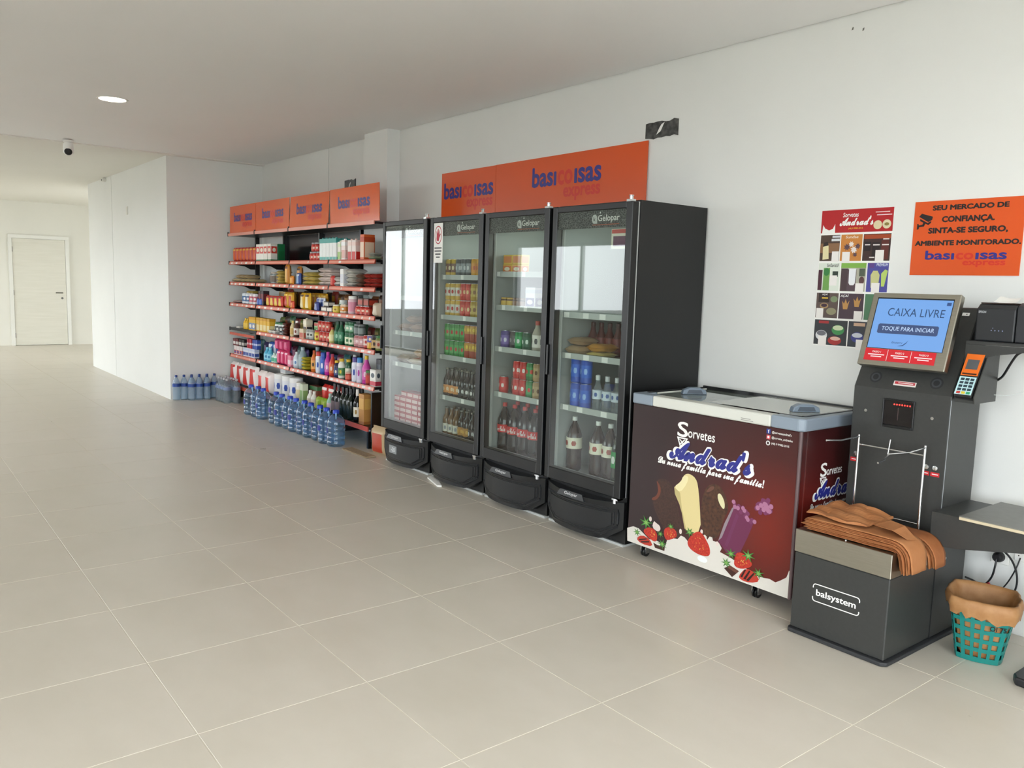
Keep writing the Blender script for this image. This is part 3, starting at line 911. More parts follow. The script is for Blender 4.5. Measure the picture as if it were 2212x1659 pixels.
run(can('corn_can', .036, .12, '#b8342c', '#e9d5d0', '#b8342c'), 3.728, .076, 1, 3, 'red and white label can', .074)
run(can('corn_can', .038, .125, '#e0a82a', '#6a62b0', '#f2e4b8', lz=(.5, .95)), 3.807, .08, 1, 3, 'yellow can with a purple upper label', .078)
run(jar('coffee_jar', .036, .13, '#2b1f1a', '#1a1513', '#caa66a', mark='#3a2418'), 3.891, .08, 1, 3, 'black coffee jar with a tan label', .074)
run(jar('pickle_jar', .042, .13, '#7d8a4a', '#3c7a3c', '#c2a88a', mark='#a33a2a'), 3.975, .1, 1, 3, 'jar of mixed pickles at the end of the fourth shelf', .086)
# --- fifth shelf: cleaning goods
run(carton('soap_box', .085, .06, .105, '#efe6e4', '#c23a34', None, p=(.1, .5), mark='#3a5aa8'), .14, .092, 3, 4, 'white and red soap box on the fifth shelf', .06)
run(carton('soap_box', .08, .06, .085, '#6b1f24', '#e6e1dc', None, p=(.2, .6)), .10, .09, 2, 4, 'dark red box standing on white soap boxes', .06, dz=.106)
run(carton('soap_box', .08, .06, .085, '#2a2426', '#d9d4cf', None, p=(.2, .6)), .33, .09, 2, 4, 'black and white box standing on white soap boxes', .06, dz=.106)
run(carton('soap_box', .085, .06, .105, '#dfe3ee', '#3d57a6', '#c9d2ea', p=(.15, .5)), .50, .092, 4, 4, 'white and blue soap box on the fifth shelf', .06)
run(carton('paste_box', .04, .05, .11, '#c02f45', '#e6d3d6', None, p=(.4, .6)), .62, .05, 3, 4, 'slim crimson box on top of the blue soap boxes', .05, dz=.106)
run(carton('paste_box', .04, .05, .11, '#2f4fa6', '#cdd6ec', None, p=(.4, .6)), .82, .05, 3, 4, 'slim blue box on top of the soap boxes', .05, dz=.106)
run(pouch('detergent_bag', .13, .21, .08, '#3a63b4', '#e8edf6', '#dfe7f3', cat='bag', seed=61), 1.15, .14, 2, 4, 'big blue and white detergent bag', .08, y0=-.355)
run(flask('softener_bottle', .042, .155, '#57b4d6', '#7fd0e6', '#8ed2e8', mark='#2f7fae', neck=.35), 1.22, .09, 2, 4, 'sky blue softener bottle at the shelf front', .086, y0=-.447)
run(flask('softener_bottle', .036, .105, '#dff0ea', '#cfe9e0', '#4fae8e', neck=.3), 1.42, .078, 2, 4, 'small white bottle with a green label', .074)
run(pouch('pad_packet', .10, .155, .07, '#cf2a63', '#e86a94', '#f4c7d6', cat='packet', seed=62), 1.60, .105, 3, 4, 'magenta upright packet on the fifth shelf', .07)
run(pouch('pad_packet', .12, .12, .07, '#b81f5c', '#dd4f86', None, cat='packet', seed=63), 1.55, .125, 3, 4, 'dark magenta packet on top of the magenta packets', .07, dz=.156)
run(carton('soap_box', .09, .05, .12, '#ee8aa6', '#f7d2dc', None, p=(.2, .6)), 1.935, .1, 1, 4, 'pale pink box at the end of the magenta packets', .05)
run(flask('shampoo_bottle', .036, .165, '#cdd8df', '#e9eef0', '#dfe7ee', mark='#5f86b8', neck=.25), 2.06, .076, 1, 4, 'white bottle with a pale blue label', .074)
run(flask('bleach_bottle', .045, .225, '#8fa3ab', '#aebfc5', '#a9bac0', neck=.28), 2.20, .098, 1, 4, 'grey-blue bleach bottle at the start of the third bay', .092)
run(flask('bleach_bottle', .045, .235, '#7f9aa3', '#9fb6bd', None, neck=.28), 2.36, .1, 1, 4, 'grey-blue bleach bottle behind the sponge packs', .092, y0=-.34)
run(bagw('sponge_pack', .10, .09, .034, '#c9b93a', '#6fa04a', '#e0d05a', 64), 2.34, .11, 1, 4, 'yellow and green sponge pack in a stack', .09, layers=4, lh=.034, y0=-.445)
run(flask('cleaner_bottle', .034, .215, '#d9712a', '#c94f1e', '#e6a24a', mark='#3a2a20', neck=.3), 2.53, .075, 1, 4, 'orange cleaner bottle on the fifth shelf', .07)
run(spray('air_freshener', .032, .215, '#e9edf2', '#c92f2a', '#dfe6f2', '#2f57b0'), 2.65, .07, 1, 4, 'white spray can with a red cap', .066)
run(spray('air_freshener', .032, .215, '#2f56b8', '#2a4fae', '#3a66c4', '#e9eef6'), 2.76, .07, 1, 4, 'blue spray can with a blue cap', .066)
run(flask('cleaner_bottle', .034, .225, '#c2299a', '#d43aa8', '#d86ab8', mark='#f3d6ea', neck=.32), 2.87, .074, 1, 4, 'magenta cleaner bottle on the fifth shelf', .07)
run(flask('cleaner_bottle', .034, .215, '#cc3a28', '#a51f4a', '#e2703a', mark='#f3e0d0', neck=.32), 2.98, .074, 1, 4, 'red cleaner bottle beside the magenta one', .07)
run(flask('polish_bottle', .03, .16, '#23284e', '#e0b92a', '#3a4480', mark='#e8e3d0', neck=.2, capr=.6), 3.09, .066, 1, 4, 'navy bottle with a yellow cap', .062)
run(flask('polish_bottle', .034, .185, '#eceade', '#dfb82c', '#3f7a45', mark='#e8d24a', neck=.2, capr=.6), 3.19, .072, 1, 4, 'white bottle with yellow cap and green label', .07)
run(flask('polish_bottle', .034, .185, '#2a5a38', '#dfb82c', '#e2e0c8', neck=.2, capr=.6), 3.27, .072, 1, 4, 'green bottle with yellow cap', .07, y0=-.40)
run(flask('oil_bottle', .032, .235, '#141619', '#d8dadb', '#2a2d30', mark='#cfd2d0', neck=.3), 3.36, .07, 1, 4, 'black bottle with a white cap', .066, y0=-.38)
run(jar('wax_tin', .03, .075, '#b9382a', '#cfae9a', '#d8604a'), 3.375, .07, 1, 4, 'small red jar at the shelf front', .062, y0=-.448)
run(spray('air_freshener', .033, .225, '#e4e6f2', '#5b4a94', '#dfe0ee', '#3a4ea0'), 3.49, .07, 1, 4, 'white spray can with a purple cap', .068)
run(spray('air_freshener', .033, .23, '#e6e2f0', '#2f86c9', '#d6cfe6', '#b04aa0'), 3.59, .07, 1, 4, 'white spray can with a bright blue cap', .068)
run(flask('cleaner_bottle', .04, .255, '#d24aa6', '#e6c22e', '#dd6ab8', mark='#f0d2e6', neck=.35), 3.71, .08, 1, 4, 'pink bottle with a yellow nozzle', .082)
run(jar('wax_tin', .026, .13, '#8a2a22', '#3f7a3a', '#c43a2e'), 3.80, .06, 1, 4, 'slim red jar with a green lid', .054, y0=-.447)
run(carton('insecticide_box', .10, .06, .15, '#e9e7e0', '#f4f3ee', '#cc3a52', p=(.4, .9), a=(.05, .3), mark='#55606a'), 3.915, .1, 1, 4, 'white box with a pink band at the shelf end', .06)
run(carton('insecticide_box', .09, .06, .235, '#3a4044', '#5b666c', None, p=(.3, .8)), 3.86, .1, 2, 4, 'tall dark grey box behind the white box', .06, y0=-.35)
# --- base shelf
run(pouch('toilet_paper_pack', .21, .26, .13, '#f1e9e6', '#d8352c', '#cf2a24', cat='paper pack', seed=71), .14, .215, 4, 5, 'toilet paper pack with red flower print in the first bay', .13)
run(pouch('toilet_paper_pack', .20, .24, .13, '#f0e4e0', '#dd4238', None, cat='paper pack', seed=72), 1.17, .212, 2, 5, 'toilet paper pack with red print beside the kitchen rolls', .13)
k = revolve('kitchen_roll_pack', 'paper pack', [(.05, 0), (.07, .006), (.07, .25), (.045, .258)], '#f0efec', 20, label=(.0708, .05, .2), labelc='#e6e6ea', mark='#2b4aa0')
run(k, 1.66, .205, 3, 5, 'white kitchen roll pack with blue lettering', .14)
run(carton('napkin_pack', .14, .10, .064, '#dcdcd8', '#c3c7ca', None, p=(.2, .8)), 1.74, .1, 1, 5, 'small pale napkin pack on top of the kitchen rolls', .10, dz=.262, y0=-.43)
run(jar('cereal_jar', .05, .22, '#e2ddd0', '#efece4', '#d9c9a0', cat='tub'), 2.27, .1, 1, 5, 'pale tub beside the kitchen rolls', .1)
run(carton('rice_box', .08, .06, .22, '#d8dfc4', '#8fae6a', None, p=(.1, .7)), 2.40, .1, 1, 5, 'pale green box on the base shelf', .06)
run(carton('biscuit_box', .09, .07, .21, '#7a4232', '#a35a3a', '#2f6a3c', p=(.2, .6), a=(.8, .98)), 2.48, .092, 2, 5, 'brown box with a green top on the base shelf', .07, y0=-.41)
run(pouch('chips_bag', .15, .24, .10, '#c4241f', '#d8453a', '#f0e0d8', cat='bag', seed=73), 2.71, .152, 3, 5, 'big red chips bag on the base shelf', .10, y0=-.385)
run(flask('vinegar_bottle', .035, .17, '#e6e2d8', '#f2f0ea', '#d9c9b8', neck=.3), 2.56, .09, 2, 5, 'white bottle in front of the chips bags', .072, y0=-.492)
run(pouch('chips_bag', .13, .13, .09, '#8fae2c', '#c2d05a', None, cat='bag', seed=74), 2.79, .132, 2, 5, 'green chips bag in front of the red ones', .09, y0=-.49 + .0)
GREENG = mat('#14201a', .12)
DARKG = mat('#0d0e10', .12)
def wine(name, cap, label, m, r=.037, h=.30, mark=None):
    return revolve(name, 'wine bottle', [(r * .9, 0), (r, .006), (r, h * .58), (r * .8, h * .66), (r * .38, h * .76), (r * .36, h * .93), (r * .40, h * .935), (r * .4, h * .955)], '#000000', 16, cap=[(r * .42, h * .80), (r * .42, h * .985), (r * .38, h)], capm=cap, label=(r + .0008, h * .16, h * .46) if label else None, labelc=label, bodym=m, mark=mark)
run(flask('cleaner_bottle', .034, .19, '#8fb8a0', '#c9d8cf', '#e0c6cc', neck=.3), 3.045, .08, 1, 5, 'pale green bottle beside the wine bottles', .07)
run(wine('wine_bottle', '#2a1a20', '#6a5a5c', DARKG), 3.15, .082, 2, 5, 'dark wine bottle with a dim label', .076)
run(wine('wine_bottle', '#101214', None, GREENG, .036, .29), 3.34, .08, 3, 5, 'plain green-black wine bottle without a label', .074)
run(wine('wine_bottle', '#15171a', None, DARKG, .036, .29), 3.30, .08, 4, 5, 'plain dark wine bottle in the row behind', .074, y0=-.40)
run(wine('wine_bottle', '#d8d4cc', '#e6e0d0', DARKG, .038, .30, '#9a7a3a'), 3.645, .08, 1, 5, 'dark wine bottle with a large cream label', .078)
run(carton('wine_box', .09, .085, .275, '#c08a4a', '#d8a95a', '#a86a34', p=(.5, .85), a=(.02, .1)), 3.80, .1, 1, 5, 'tall tan gift box beside the wine bottles', .085)
# --- back rows, only their tops show over the front goods
run(carton('milk_carton', .068, .07, .205, '#e4e8e6', '#58b7b0', '#3fa39b', True, p=(.0, .16), a=(.80, 1.0)), 2.80, .072, 5, 0, 'white milk carton in the back row of the top shelf', .07, y0=-.345)
for lev, u0, items in (
    (2, 1.08, [('#7a4a22', '#c98a3a'), ('#3a2a20', '#a3622c'), ('#8a2a20', '#d8a03a'), ('#5a3a1c', '#b9812c')]),
    (3, 1.15, [('#6d7a3a', '#c2b060'), ('#4a3a30', '#b0552c'), ('#2f5a3c', '#9ab07a'), ('#7a2a24', '#d0a090')]),
    (4, .10, [('#3a4a7a', '#b0bcd8'), ('#7a2c4a', '#d08aa8'), ('#2f6a6a', '#9ac4c0'), ('#5a4a8a', '#c0b4dc')])):
    for n, (c, p) in enumerate(items):
        kind = ('brown', 'black', 'red', 'tan')[n] if lev == 2 else ('olive', 'umber', 'green', 'maroon')[n] if lev == 3 else ('navy', 'plum', 'teal', 'violet')[n]
        o = pouch('packet', .13, .17 + .012 * (n % 3), .06, c, p, None, cat='packet', seed=90 + n)
        z = LEV[lev] + .0005
        sp = [(bx(u0) + .14 * (n + 4 * k), -.185, z) for k in range(5) if all(abs(bx(u0) + .14 * (n + 4 * k) - e - .016) > .09 for e in BE) and not (lev == 2 and abs(bx(u0) + .14 * (n + 4 * k) - bx(3.29)) < .16) and bx(u0) + .14 * (n + 4 * k) < -4.5]
        place(o, sp, '%s upright packet in the back row of the %s shelf' % (kind, ('', '', 'third', 'fourth', 'fifth')[lev]))
# --- bottled water on the floor
PET = pane('water_bottle', '#e6f1f9', 1.33, 2.0, .04, .2, '#dbe9f4')
PET2 = pane('sparkling_bottle', '#dfe6ea', 1.33, 1.8, .04, .16, '#c9d2d8')
PETG = pane('gallon_bottle', '#cbe3f7', 1.33, 2.6, .04, .11, '#9fcdf0')
def water(name, r, h, m, cap, lab):
    pr = [(r * .85, 0), (r, .012)]
    for i in range(4):
        z = h * (.06 + .11 * i)
        pr += [(r, z), (r * .96, z + h * .05), (r, z + h * .1)]
    pr += [(r, h * .62), (r * .92, h * .72), (r * .6, h * .84), (r * .32, h * .91), (r * .32, h * .94)]
    o = revolve(name, 'water bottle', pr, '#ffffff', 18, cap=[(r * .36, h * .92), (r * .36, h * .99), (r * .3, h)], capm=cap, label=(r + .0012, h * .54, h * .66) if lab else None, labelc=lab, bodym=m)
    return o
place(water('water_bottle', .043, .30, PET, '#1f3f86', '#2b4d9c'),
      [(-8.095, -1.09 + .09 * i, 0) for i in range(6)] + [(-8.005, -.94 + .09 * i, 0) for i in range(3)], 'clear water bottle with blue cap and label against the return wall', 'blue capped water bottles by the wall')
place(water('sparkling_water_bottle', .042, .29, PET2, '#b9bcc0', '#7f90b4'),
      [(-7.86 + .09 * i, -.66, 0) for i in range(4)] + [(-7.90 + .092 * i, -.565, 0) for i in range(5)], 'clear sparkling water bottle with a pale cap before the toilet paper', 'pale capped water bottles on the floor')
def gallon():
    r, h = .0815, .325
    pr = [(r * .84, 0), (r * .98, .012)]
    for i in range(4):
        z = .025 + i * .042
        pr += [(r, z), (r, z + .018), (r * .955, z + .024), (r * .955, z + .03), (r, z + .036)]
    pr += [(r, .200), (r * .97, .220), (r * .87, .244), (r * .64, .268), (r * .4, .282), (r * .32, .292)]
    o = revolve('water_gallon', 'water jug', pr, '#ffffff', 20, cap=[(.029, .292), (.029, .318), (.024, .324)], capm='#2545c0', bodym=PETG)
    mb = MB().grid(lambda u, v: ((r + .0015) * math.cos(-2.1 + u * 1.0), (r + .0015) * math.sin(-2.1 + u * 1.0), .12 + v * .05), 6, 1)
    sub('label', mb, mat('#27348f', .4), o, smooth=True)
    sub('handle', MB().tube([(.02, 0, .275), (.055, 0, .30), (.062, 0, .28), (.058, 0, .25)], .006), mat('#8fbde6', .3), o, smooth=True)
    return o
GX = [-6.71, -6.535, -6.36, -6.04, -5.865, -5.69, -5.52, -5.35, -5.18, -5.01, -4.845, -4.68]
place(gallon(), [(x, -.70 + (.012 if i % 2 else 0), 0, random.uniform(-.5, .5)) for i, x in enumerate(GX)], 'big blue water jug in the floor row before the shelves', 'water jugs on the floor')

# --- sacks between the shelving and the first fridge
def sack(name, label, loc, w, h, th, c, p, seed, rz=.5):
    o = pouch(name, w, h, th, c, p, None, cat='bag', seed=seed)
    place(o, [(*loc, rz)], label)
    return o
sack('charcoal_sack', 'orange charcoal sack standing between shelves and fridge', (-4.17, -.33, 0), .26, .46, .16, '#c9862f', '#e0542a', 81, .1)
sack('charcoal_sack', 'tan paper sack with red print lying before the orange sack', (-4.14, -.52, 0), .26, .24, .13, '#c9b08a', '#b8452f', 82, .1)
o = pouch('plastic_bag', .10, .16, .05, '#a9adae', None, None, cat='bag', seed=83)
place(o, [(-4.25, -.21, .47, .4)], 'crumpled grey plastic bag on top of the orange sack')
solid('doormat', 'small rough beige mat on the floor at the shelf end', 'mat', MB().box(-4.5, -4.06, -.72, -.62, .001, .012), noisy('coir', '#8c7a60', '#a39175', 60, .95, bump=.8, bscale=300), (-4.28, -.67, .001), bevel=.004)
# ------------------------------------------------------------------ fridges
def header_mat():
    m, nt, b, out = nodes_of('doodle_print')
    N, L = nt.nodes, nt.links
    geo = N.new('ShaderNodeNewGeometry')
    v = N.new('ShaderNodeTexVoronoi'); v.feature = 'DISTANCE_TO_EDGE'; v.inputs['Scale'].default_value = 75
    L.new(geo.outputs['Position'], v.inputs['Vector'])
    r = N.new('ShaderNodeValToRGB')
    r.color_ramp.elements[0].position = .03; r.color_ramp.elements[0].color = lin('#777776')
    r.color_ramp.elements[1].position = .12; r.color_ramp.elements[1].color = lin('#222223')
    L.new(v.outputs['Distance'], r.inputs['Fac']); L.new(r.outputs['Color'], b.inputs['Base Color'])
    b.inputs['Roughness'].default_value = .5
    return m
M_HEAD = header_mat()
M_LAMP = glow('fridge_lamp', '#f4fff6', 1.6)
M_DISP = mat('#8f9396', .3)
FW = .667
def fridge(x0, label, levels, lamp=10.0, display=False, sticker=None, tagn=3, tagbig=False, name='display_fridge'):
    x1 = x0 + FW
    t = thing(name, label, 'fridge', ((x0 + x1) / 2, -.30, 0), 'glass door display fridges')
    yb, yd = -.02, -.585
    part('base_plate', MB().box(x0 + .01, x1 - .006, yd - .012, yb - .02, 0, .014), M_GASK, t)
    part('body', MB().box(x0, x0 + .036, yd, yb, .015, 1.955).box(x1 - .036, x1, yd, yb, .015, 1.955).box(x0 + .036, x1 - .036, yd, yb, 1.915, 1.955)
         .box(x0 + .036, x1 - .036, yb - .035, yb, .015, 1.915).box(x0 + .036, x1 - .036, yd, yb - .035, .015, .325), M_FRIDGE, t)
    a, b, c, d = x0 + .037, x1 - .037, yd + .001, yb - .036
    ln = part('liner', MB().box(a, a + .006, c, d, .33, 1.85).box(b - .006, b, c, d, .33, 1.85).box(a, b, d - .006, d, .33, 1.85).box(a, b, c, d, 1.85, 1.858).box(a, b, c, d, .326, .334), M_LINER, t)
    xm = (x0 + x1) / 2
    lp = part('lamp', MB().lathe([(0, 1.792), (.05, 1.795), (.062, 1.81), (.062, 1.849)], 20).move(xm + .12, -.30, 0), M_LAMP, t, smooth=True)
    if lamp:
        ld = bpy.data.lights.new('fridge_lamp_light', 'POINT')
        ld.energy = lamp; ld.shadow_soft_size = .05; ld.color = (.92, 1.0, .93)
        lo = bpy.data.objects.new('fridge_lamp_light', ld); COL.objects.link(lo)
        lo.parent = lp; lo.location = Vector((xm + .12, -.30, 1.74)) - Vector(ORIG[t.name])
    # door
    yf, yk = -.645, -.594
    z0, z1 = .288, 1.945
    fl, frr, ft, fb = .044, .052, .036, .075
    dr = part('door', MB().box(x0 + .004, x0 + fl, yf, yk, z0, z1).box(x1 - frr, x1 - .004, yf, yk, z0, z1).box(x0 + fl, x1 - frr, yf, yk, z1 - ft, z1).box(x0 + fl, x1 - frr, yf, yk, z0, z0 + fb), M_FRIDGE, t, bevel=.004)
    part('glass', MB().add([(x0 + fl - .003, -.640, z0 + fb - .003), (x1 - frr + .003, -.640, z0 + fb - .003), (x1 - frr + .003, -.640, z1 - ft + .003), (x0 + fl - .003, -.640, z1 - ft + .003)], [(0, 1, 2, 3)]), M_GLASS, dr)
    gk = .016
    part('gasket', MB().box(x0 + .01, x0 + fl + gk, yk, yd - .001, z0, z1).box(x1 - frr - .012, x1 - .006, yk, yd - .001, z0, z1).box(x0 + .01, x1 - .01, yk, yd - .001, z1 - ft - .01, z1).box(x0 + .01, x1 - .01, yk, yd - .001, z0, z0 + fb), M_GASK, dr)
    ga, gb, gt = x0 + fl, x1 - frr, z1 - ft
    pl = Plane((0, -.632, 0), parent=dr)
    pl.rect('header_band', ga, gb, gt - .098, gt, M_HEAD, 0, thick=.001)
    w = gb - ga
    lx = ga + .52 * w
    e = pl.disc('brand_emblem', lx + .016, gt - .048, .022, .026, mat('#d9dad8', .5), .001)
    pl.poly('brand_emblem', [(lx + .018, gt - .074), (lx + .038, gt - .074), (lx + .038, gt - .05)], mat('#d9dad8', .5), .001)
    pl.text('k', lx + .008, lx + .024, gt - .06, gt - .036, M_INK, .01, lift=.0018)
    pl.text('Gelopar', lx + .044, lx + .215, gt - .072, gt - .026, M_WHITE, .012, lift=.0014)
    pl.rect('underline', lx, lx + .215, gt - .083, gt - .079, mat('#b5532f', .5), .0014)
    pl.rect('screw_cover', ga + .62 * w, ga + .635 * w, gt - .018, gt - .008, M_WHITE, .0014)
    part('handle', MB().box(x0 - .002, x0 + .012, yf - .014, yf, .93, 1.12), M_BLK2, dr, bevel=.004)
    part('hinge', MB().box(x1 - .055, x1 - .02, yf + .004, yf + .04, z1, z1 + .012).lathe([(.011, z1 + .012), (.011, z1 + .028), (.014, z1 + .03), (.014, z1 + .034)], 10, x1 - .035, yf + .02), M_CHROME, t)
    part('hinge', MB().box(x1 - .06, x1 - .015, yf - .004, yf + .05, z0 - .012, z0 - .004).lathe([(.013, z0 - .032), (.013, z0 - .002)], 10, x1 - .04, yf + .005), M_CHROME, t)
    # bulged lower grille
    def yy(x, extra=0.0):
        s = (x - xm) / (FW / 2)
        return -.602 - .085 * (1 - s * s) - extra
    def outline(k, za, zb, cut):
        h2 = FW / 2 * k
        return [(-h2, zb), (h2, zb), (h2, za + cut), (h2 - cut * 1.5, za), (-h2 + cut * 1.5, za), (-h2, za + cut)]
    def shell(name, k, za, zb, cut, ex, m, deep=-.588):
        mb = MB()
        n = 14
        h2 = FW / 2 * k
        cols = []
        for i in range(n + 1):
            x = -h2 + 2 * h2 * i / n
            e = h2 - abs(x)
            lo = za + max(0, cut * (1 - e / (cut * 1.5)))
            top = zb - .012 * (1 - (x / h2) ** 2) * (1 if k > .95 else 0)
            cols.append((x + xm, lo, top))
        vs, fs = [], []
        for x, lo, top in cols:
            vs += [(x, yy(x, ex), lo), (x, yy(x, ex), top), (x, deep, top), (x, deep, lo)]
        for i in range(n):
            for q in range(4):
                r = (q + 1) % 4
                fs.append((i * 4 + q, i * 4 + r, i * 4 + 4 + r, i * 4 + 4 + q))
        fs += [(0, 3, 2, 1), (n * 4, n * 4 + 1, n * 4 + 2, n * 4 + 3)]
        mb.add(vs, fs)
        return part(name, mb, m, t, smooth=True)
    g = shell('grille', .992, .03, .262, .075, 0, M_BLACK)
    pth = []
    h2, za, zb, cut = FW / 2 * .90, .058, .214, .06
    for (p, q) in zip([(-h2, zb), (h2, zb), (h2, za + cut), (h2 - .1, za), (-h2 + .1, za), (-h2, za + cut)], [(h2, zb), (h2, za + cut), (h2 - .1, za), (-h2 + .1, za), (-h2, za + cut), (-h2, zb)]):
        for s in range(6):
            x = p[0] + (q[0] - p[0]) * s / 6; z = p[1] + (q[1] - p[1]) * s / 6
            pth.append((x + xm, yy(x + xm), z))
    pth.append(pth[0])
    part('grille_rim', MB().tube(pth, .008, 6), mat('#232528', .3), g, smooth=True)
    pth2 = [(xm + (p[0] - xm) * .93, yy(xm + (p[0] - xm) * .93), .136 + (p[2] - .136) * .84) for p in pth]
    part('grille_rim', MB().tube(pth2, .005, 6), mat('#26282b', .3), g, smooth=True)
    pnl = shell('grille_panel', .80, .085, .195, .04, .005, mat('#1d1e20', .5))
    by = yy(xm) - .0015
    mb = MB().prism([(-.12, 0), (.12, 0), (.095, .036), (-.095, .036)], (xm - .03, by - .004, .226), (1, 0, 0), Vector((0, .2, 1)).normalized(), -.02, 0)
    bg = part('badge', mb, mat('#202124', .3), g)
    Plane((xm - .03, by - .004, .226), (1, 0, 0), Vector((0, .2, 1)).normalized(), bg).text('Gelopar', -.055, .06, .008, .03, mat('#c9cbcc', .4), .012)
    if display:
        yd2 = yy(xm - .04) - .0065
        q = Plane((xm - .10, yd2, .115), (1, 0, 0), (0, 0, 1), pnl)
        q.rect('display', 0, .11, 0, .062, M_DISP, .002, thick=.004)
        q.text('-20', .03, .09, .014, .048, mat('#dfe3e6', .4), .02, lift=.003)
    # shelves
    for i, z in enumerate(levels):
        s = part('shelf', MB().box(a + .008, b - .008, -.555, -.075, z - .02, z - .008), mat('#c3c7c3', .4), t)
        part('price_rail', MB().box(a + .008, b - .008, -.566, -.556, z - .03, z + .006), mat('#b3b8b4', .35), s)
        q = Plane((0, -.566, 0), parent=s)
        n = tagn
        for k in range(n):
            xx = a + .06 + (b - a - .12) * (k + random.uniform(-.2, .2)) / max(1, n - 1)
            tw = .05 if tagbig else .034
            tg = q.rect('price_tag', xx - tw / 2, xx + tw / 2, z - .027, z + .004, M_PAPER, .0008)
    part('shelf_track', MB().box(a + .10, a + .112, d - .014, d - .007, .4, 1.80).box(b - .112, b - .10, d - .014, d - .007, .4, 1.80), mat('#8d908d', .4), t)['kind'] = 'stuff'
    return t, a, dr, pl, (ga, gb, gt)
X1, X2, X3, X4 = -3.948, -3.240, -2.556, -1.866
f1, a1, d1, p1, g1 = fridge(X1, 'first black glass-door fridge beside the shelves, with a temperature display', [1.36, 1.08, .825], lamp=1.6, display=True)
f2, a2, d2, p2, g2 = fridge(X2, 'black glass-door fridge of beer cans with a red hand warning sticker', [1.53, 1.237, .94, .637], lamp=1.8, tagn=3)
f3, a3, d3, p3, g3 = fridge(X3, 'black glass-door fridge holding a row of cola bottles at the bottom', [1.557, 1.334, 1.052, .742], lamp=1.5, tagn=3)
f4, a4, d4, p4, g4 = fridge(X4, 'black glass-door fridge next to the chest freezer, with blue cans', [1.315, 1.066, .746], lamp=1.3, tagn=4, tagbig=True)
# warning sticker on the second door's outer glass
st = Plane((0, -.6405, 0), parent=d2)
sx, sz = g2[0] + .006, 1.62
s = st.rect('warning_sticker', sx, sx + .118, sz, 1.905, M_PAPER, .001, thick=.0006)
rd = mat('#b5283a', .5)
stp = Plane((0, -.6416, 0), parent=d2)
stp.poly('warning_ring', ell(sx + .059, 1.82, .047, .066, 28), rd, .0003)
stp.poly('warning_disc', ell(sx + .059, 1.82, .041, .058, 28), M_PAPER, .0006)
hand = [(-.018, -.042), (.008, -.044), (.016, -.02), (.033, .004), (.03, .012), (.018, 0), (.02, .032), (.014, .034), (.009, .008), (.008, .044), (.001, .045), (-.001, .01), (-.006, .04), (-.012, .039), (-.011, .008), (-.018, .028), (-.023, .025), (-.02, -.004), (-.022, -.026)]
stp.poly('warning_hand', [(sx + .059 + x, 1.82 + z) for x, z in hand], rd, .0009)
stp.lines('fine_print', [(sx + .012, sx + .106, 1.722, 1.731), (sx + .014, sx + .104, 1.700, 1.709), (sx + .022, sx + .094, 1.678, 1.687), (sx + .034, sx + .084, 1.656, 1.665)], mat('#4a4a4c', .6), .0006)['kind'] = 'stuff'
# round product sticker inside the last door, fan vents on its back wall
q = Plane((0, -.6335, 0), parent=d4)
q.rect('product_sticker', g4[1] - .115, g4[1] - .006, 1.69, 1.80, mat('#e6e2d2', .5), .0005)
q.rect('product_sticker', g4[1] - .1, g4[1] - .006, 1.705, 1.76, mat('#6a3f5a', .5), .001)
q.rect('product_sticker', g4[1] - .112, g4[1] - .006, 1.775, 1.797, mat('#c0504a', .5), .001)
for fx, n, tt in ((X4, 12, f4),):
    mb = MB()
    for cx, r in ((fx + .20, .10), (fx + .44, .12)):
        for i in range(n):
            an = math.pi * (.05 + .9 * i / (n - 1))
            x, z = cx + r * math.cos(an), 1.66 + r * .8 * math.sin(an)
            mb.box(x - .004, x + .004, -.072, -.066, z - .02, z + .02)
    part('fan_vent', mb, mat('#e6eae6', .5), tt)['kind'] = 'stuff'
solid('paper_wedge', 'folded white paper wedged under the beer fridge', 'paper', MB().prism([(0, 0), (.13, -.02), (.30, -.10), (.28, -.125), (.02, -.045)], (X2 + .02, -.61, .0), (1, 0, 0), (0, 1, 0), .001, .012), M_PAPER, (X2 + .1, -.66, .001))

# ------------------------------------------------------------------ goods in the fridges (local x from the left side of each fridge)
def fr(o, X, xs, z, label, y=-.52, group=None, layers=1, lh=0.0, rows=1, dy=.07, jit=.3):
    if o['category'] in ('bag', 'carton', 'tray'):
        jit = min(jit, .06)
    place(o, [(X + x, y + r * dy, z + k * lh) for k in range(layers) for r in range(rows) for x in xs], label, group or (label if len(xs) * layers * rows > 1 else None), jit)
fz = .3345
# first fridge
bg2 = lambda nm, c, p, s, w=.17, h=.22, th=.075: pouch(nm, w, h, th, c, p, None, True, 'bag', seed=s)
fr(bg2('meat_bag', '#b08a72', '#cbb09a', 101), X1, [.16, .345], 1.08 - .0075, 'brown frozen food bag on the upper shelf of the first fridge', -.44)
fr(bg2('meat_bag', '#c3a48f', '#d6c2b2', 102, .15, .18, .06), X1, [.25], 1.08 + .07, 'pale frozen food bag on top of brown bags in the first fridge', -.44)
fr(bg2('cheese_bag', '#9a8468', '#b9a58c', 103), X1, [.15], .825 - .0075, 'dull brown bag on the lower shelf of the first fridge', -.44)
fr(bg2('cheese_bag', '#d9c6a4', '#c7693f', 104, .17, .22, .06), X1, [.33, .51], .825 - .0075, 'cream bag with orange contents in the first fridge', -.44)
fr(bg2('cheese_bag', '#c0996e', '#d8b48c', 105, .15, .18, .07), X1, [.36], .825 + .055, 'tan bag lying on the cream bags', -.43)
def tray(c, p):
    return carton('frozen_tray', .088, .10, .042, c, p, None, cat='tray', p=(.2, .8))
fr(tray('#b8323a', '#e6b9b4'), X1, [.10, .192, .284, .376, .468], fz, 'small red and white frozen tray in the big pile', -.50, layers=5, lh=.0435, jit=.06)
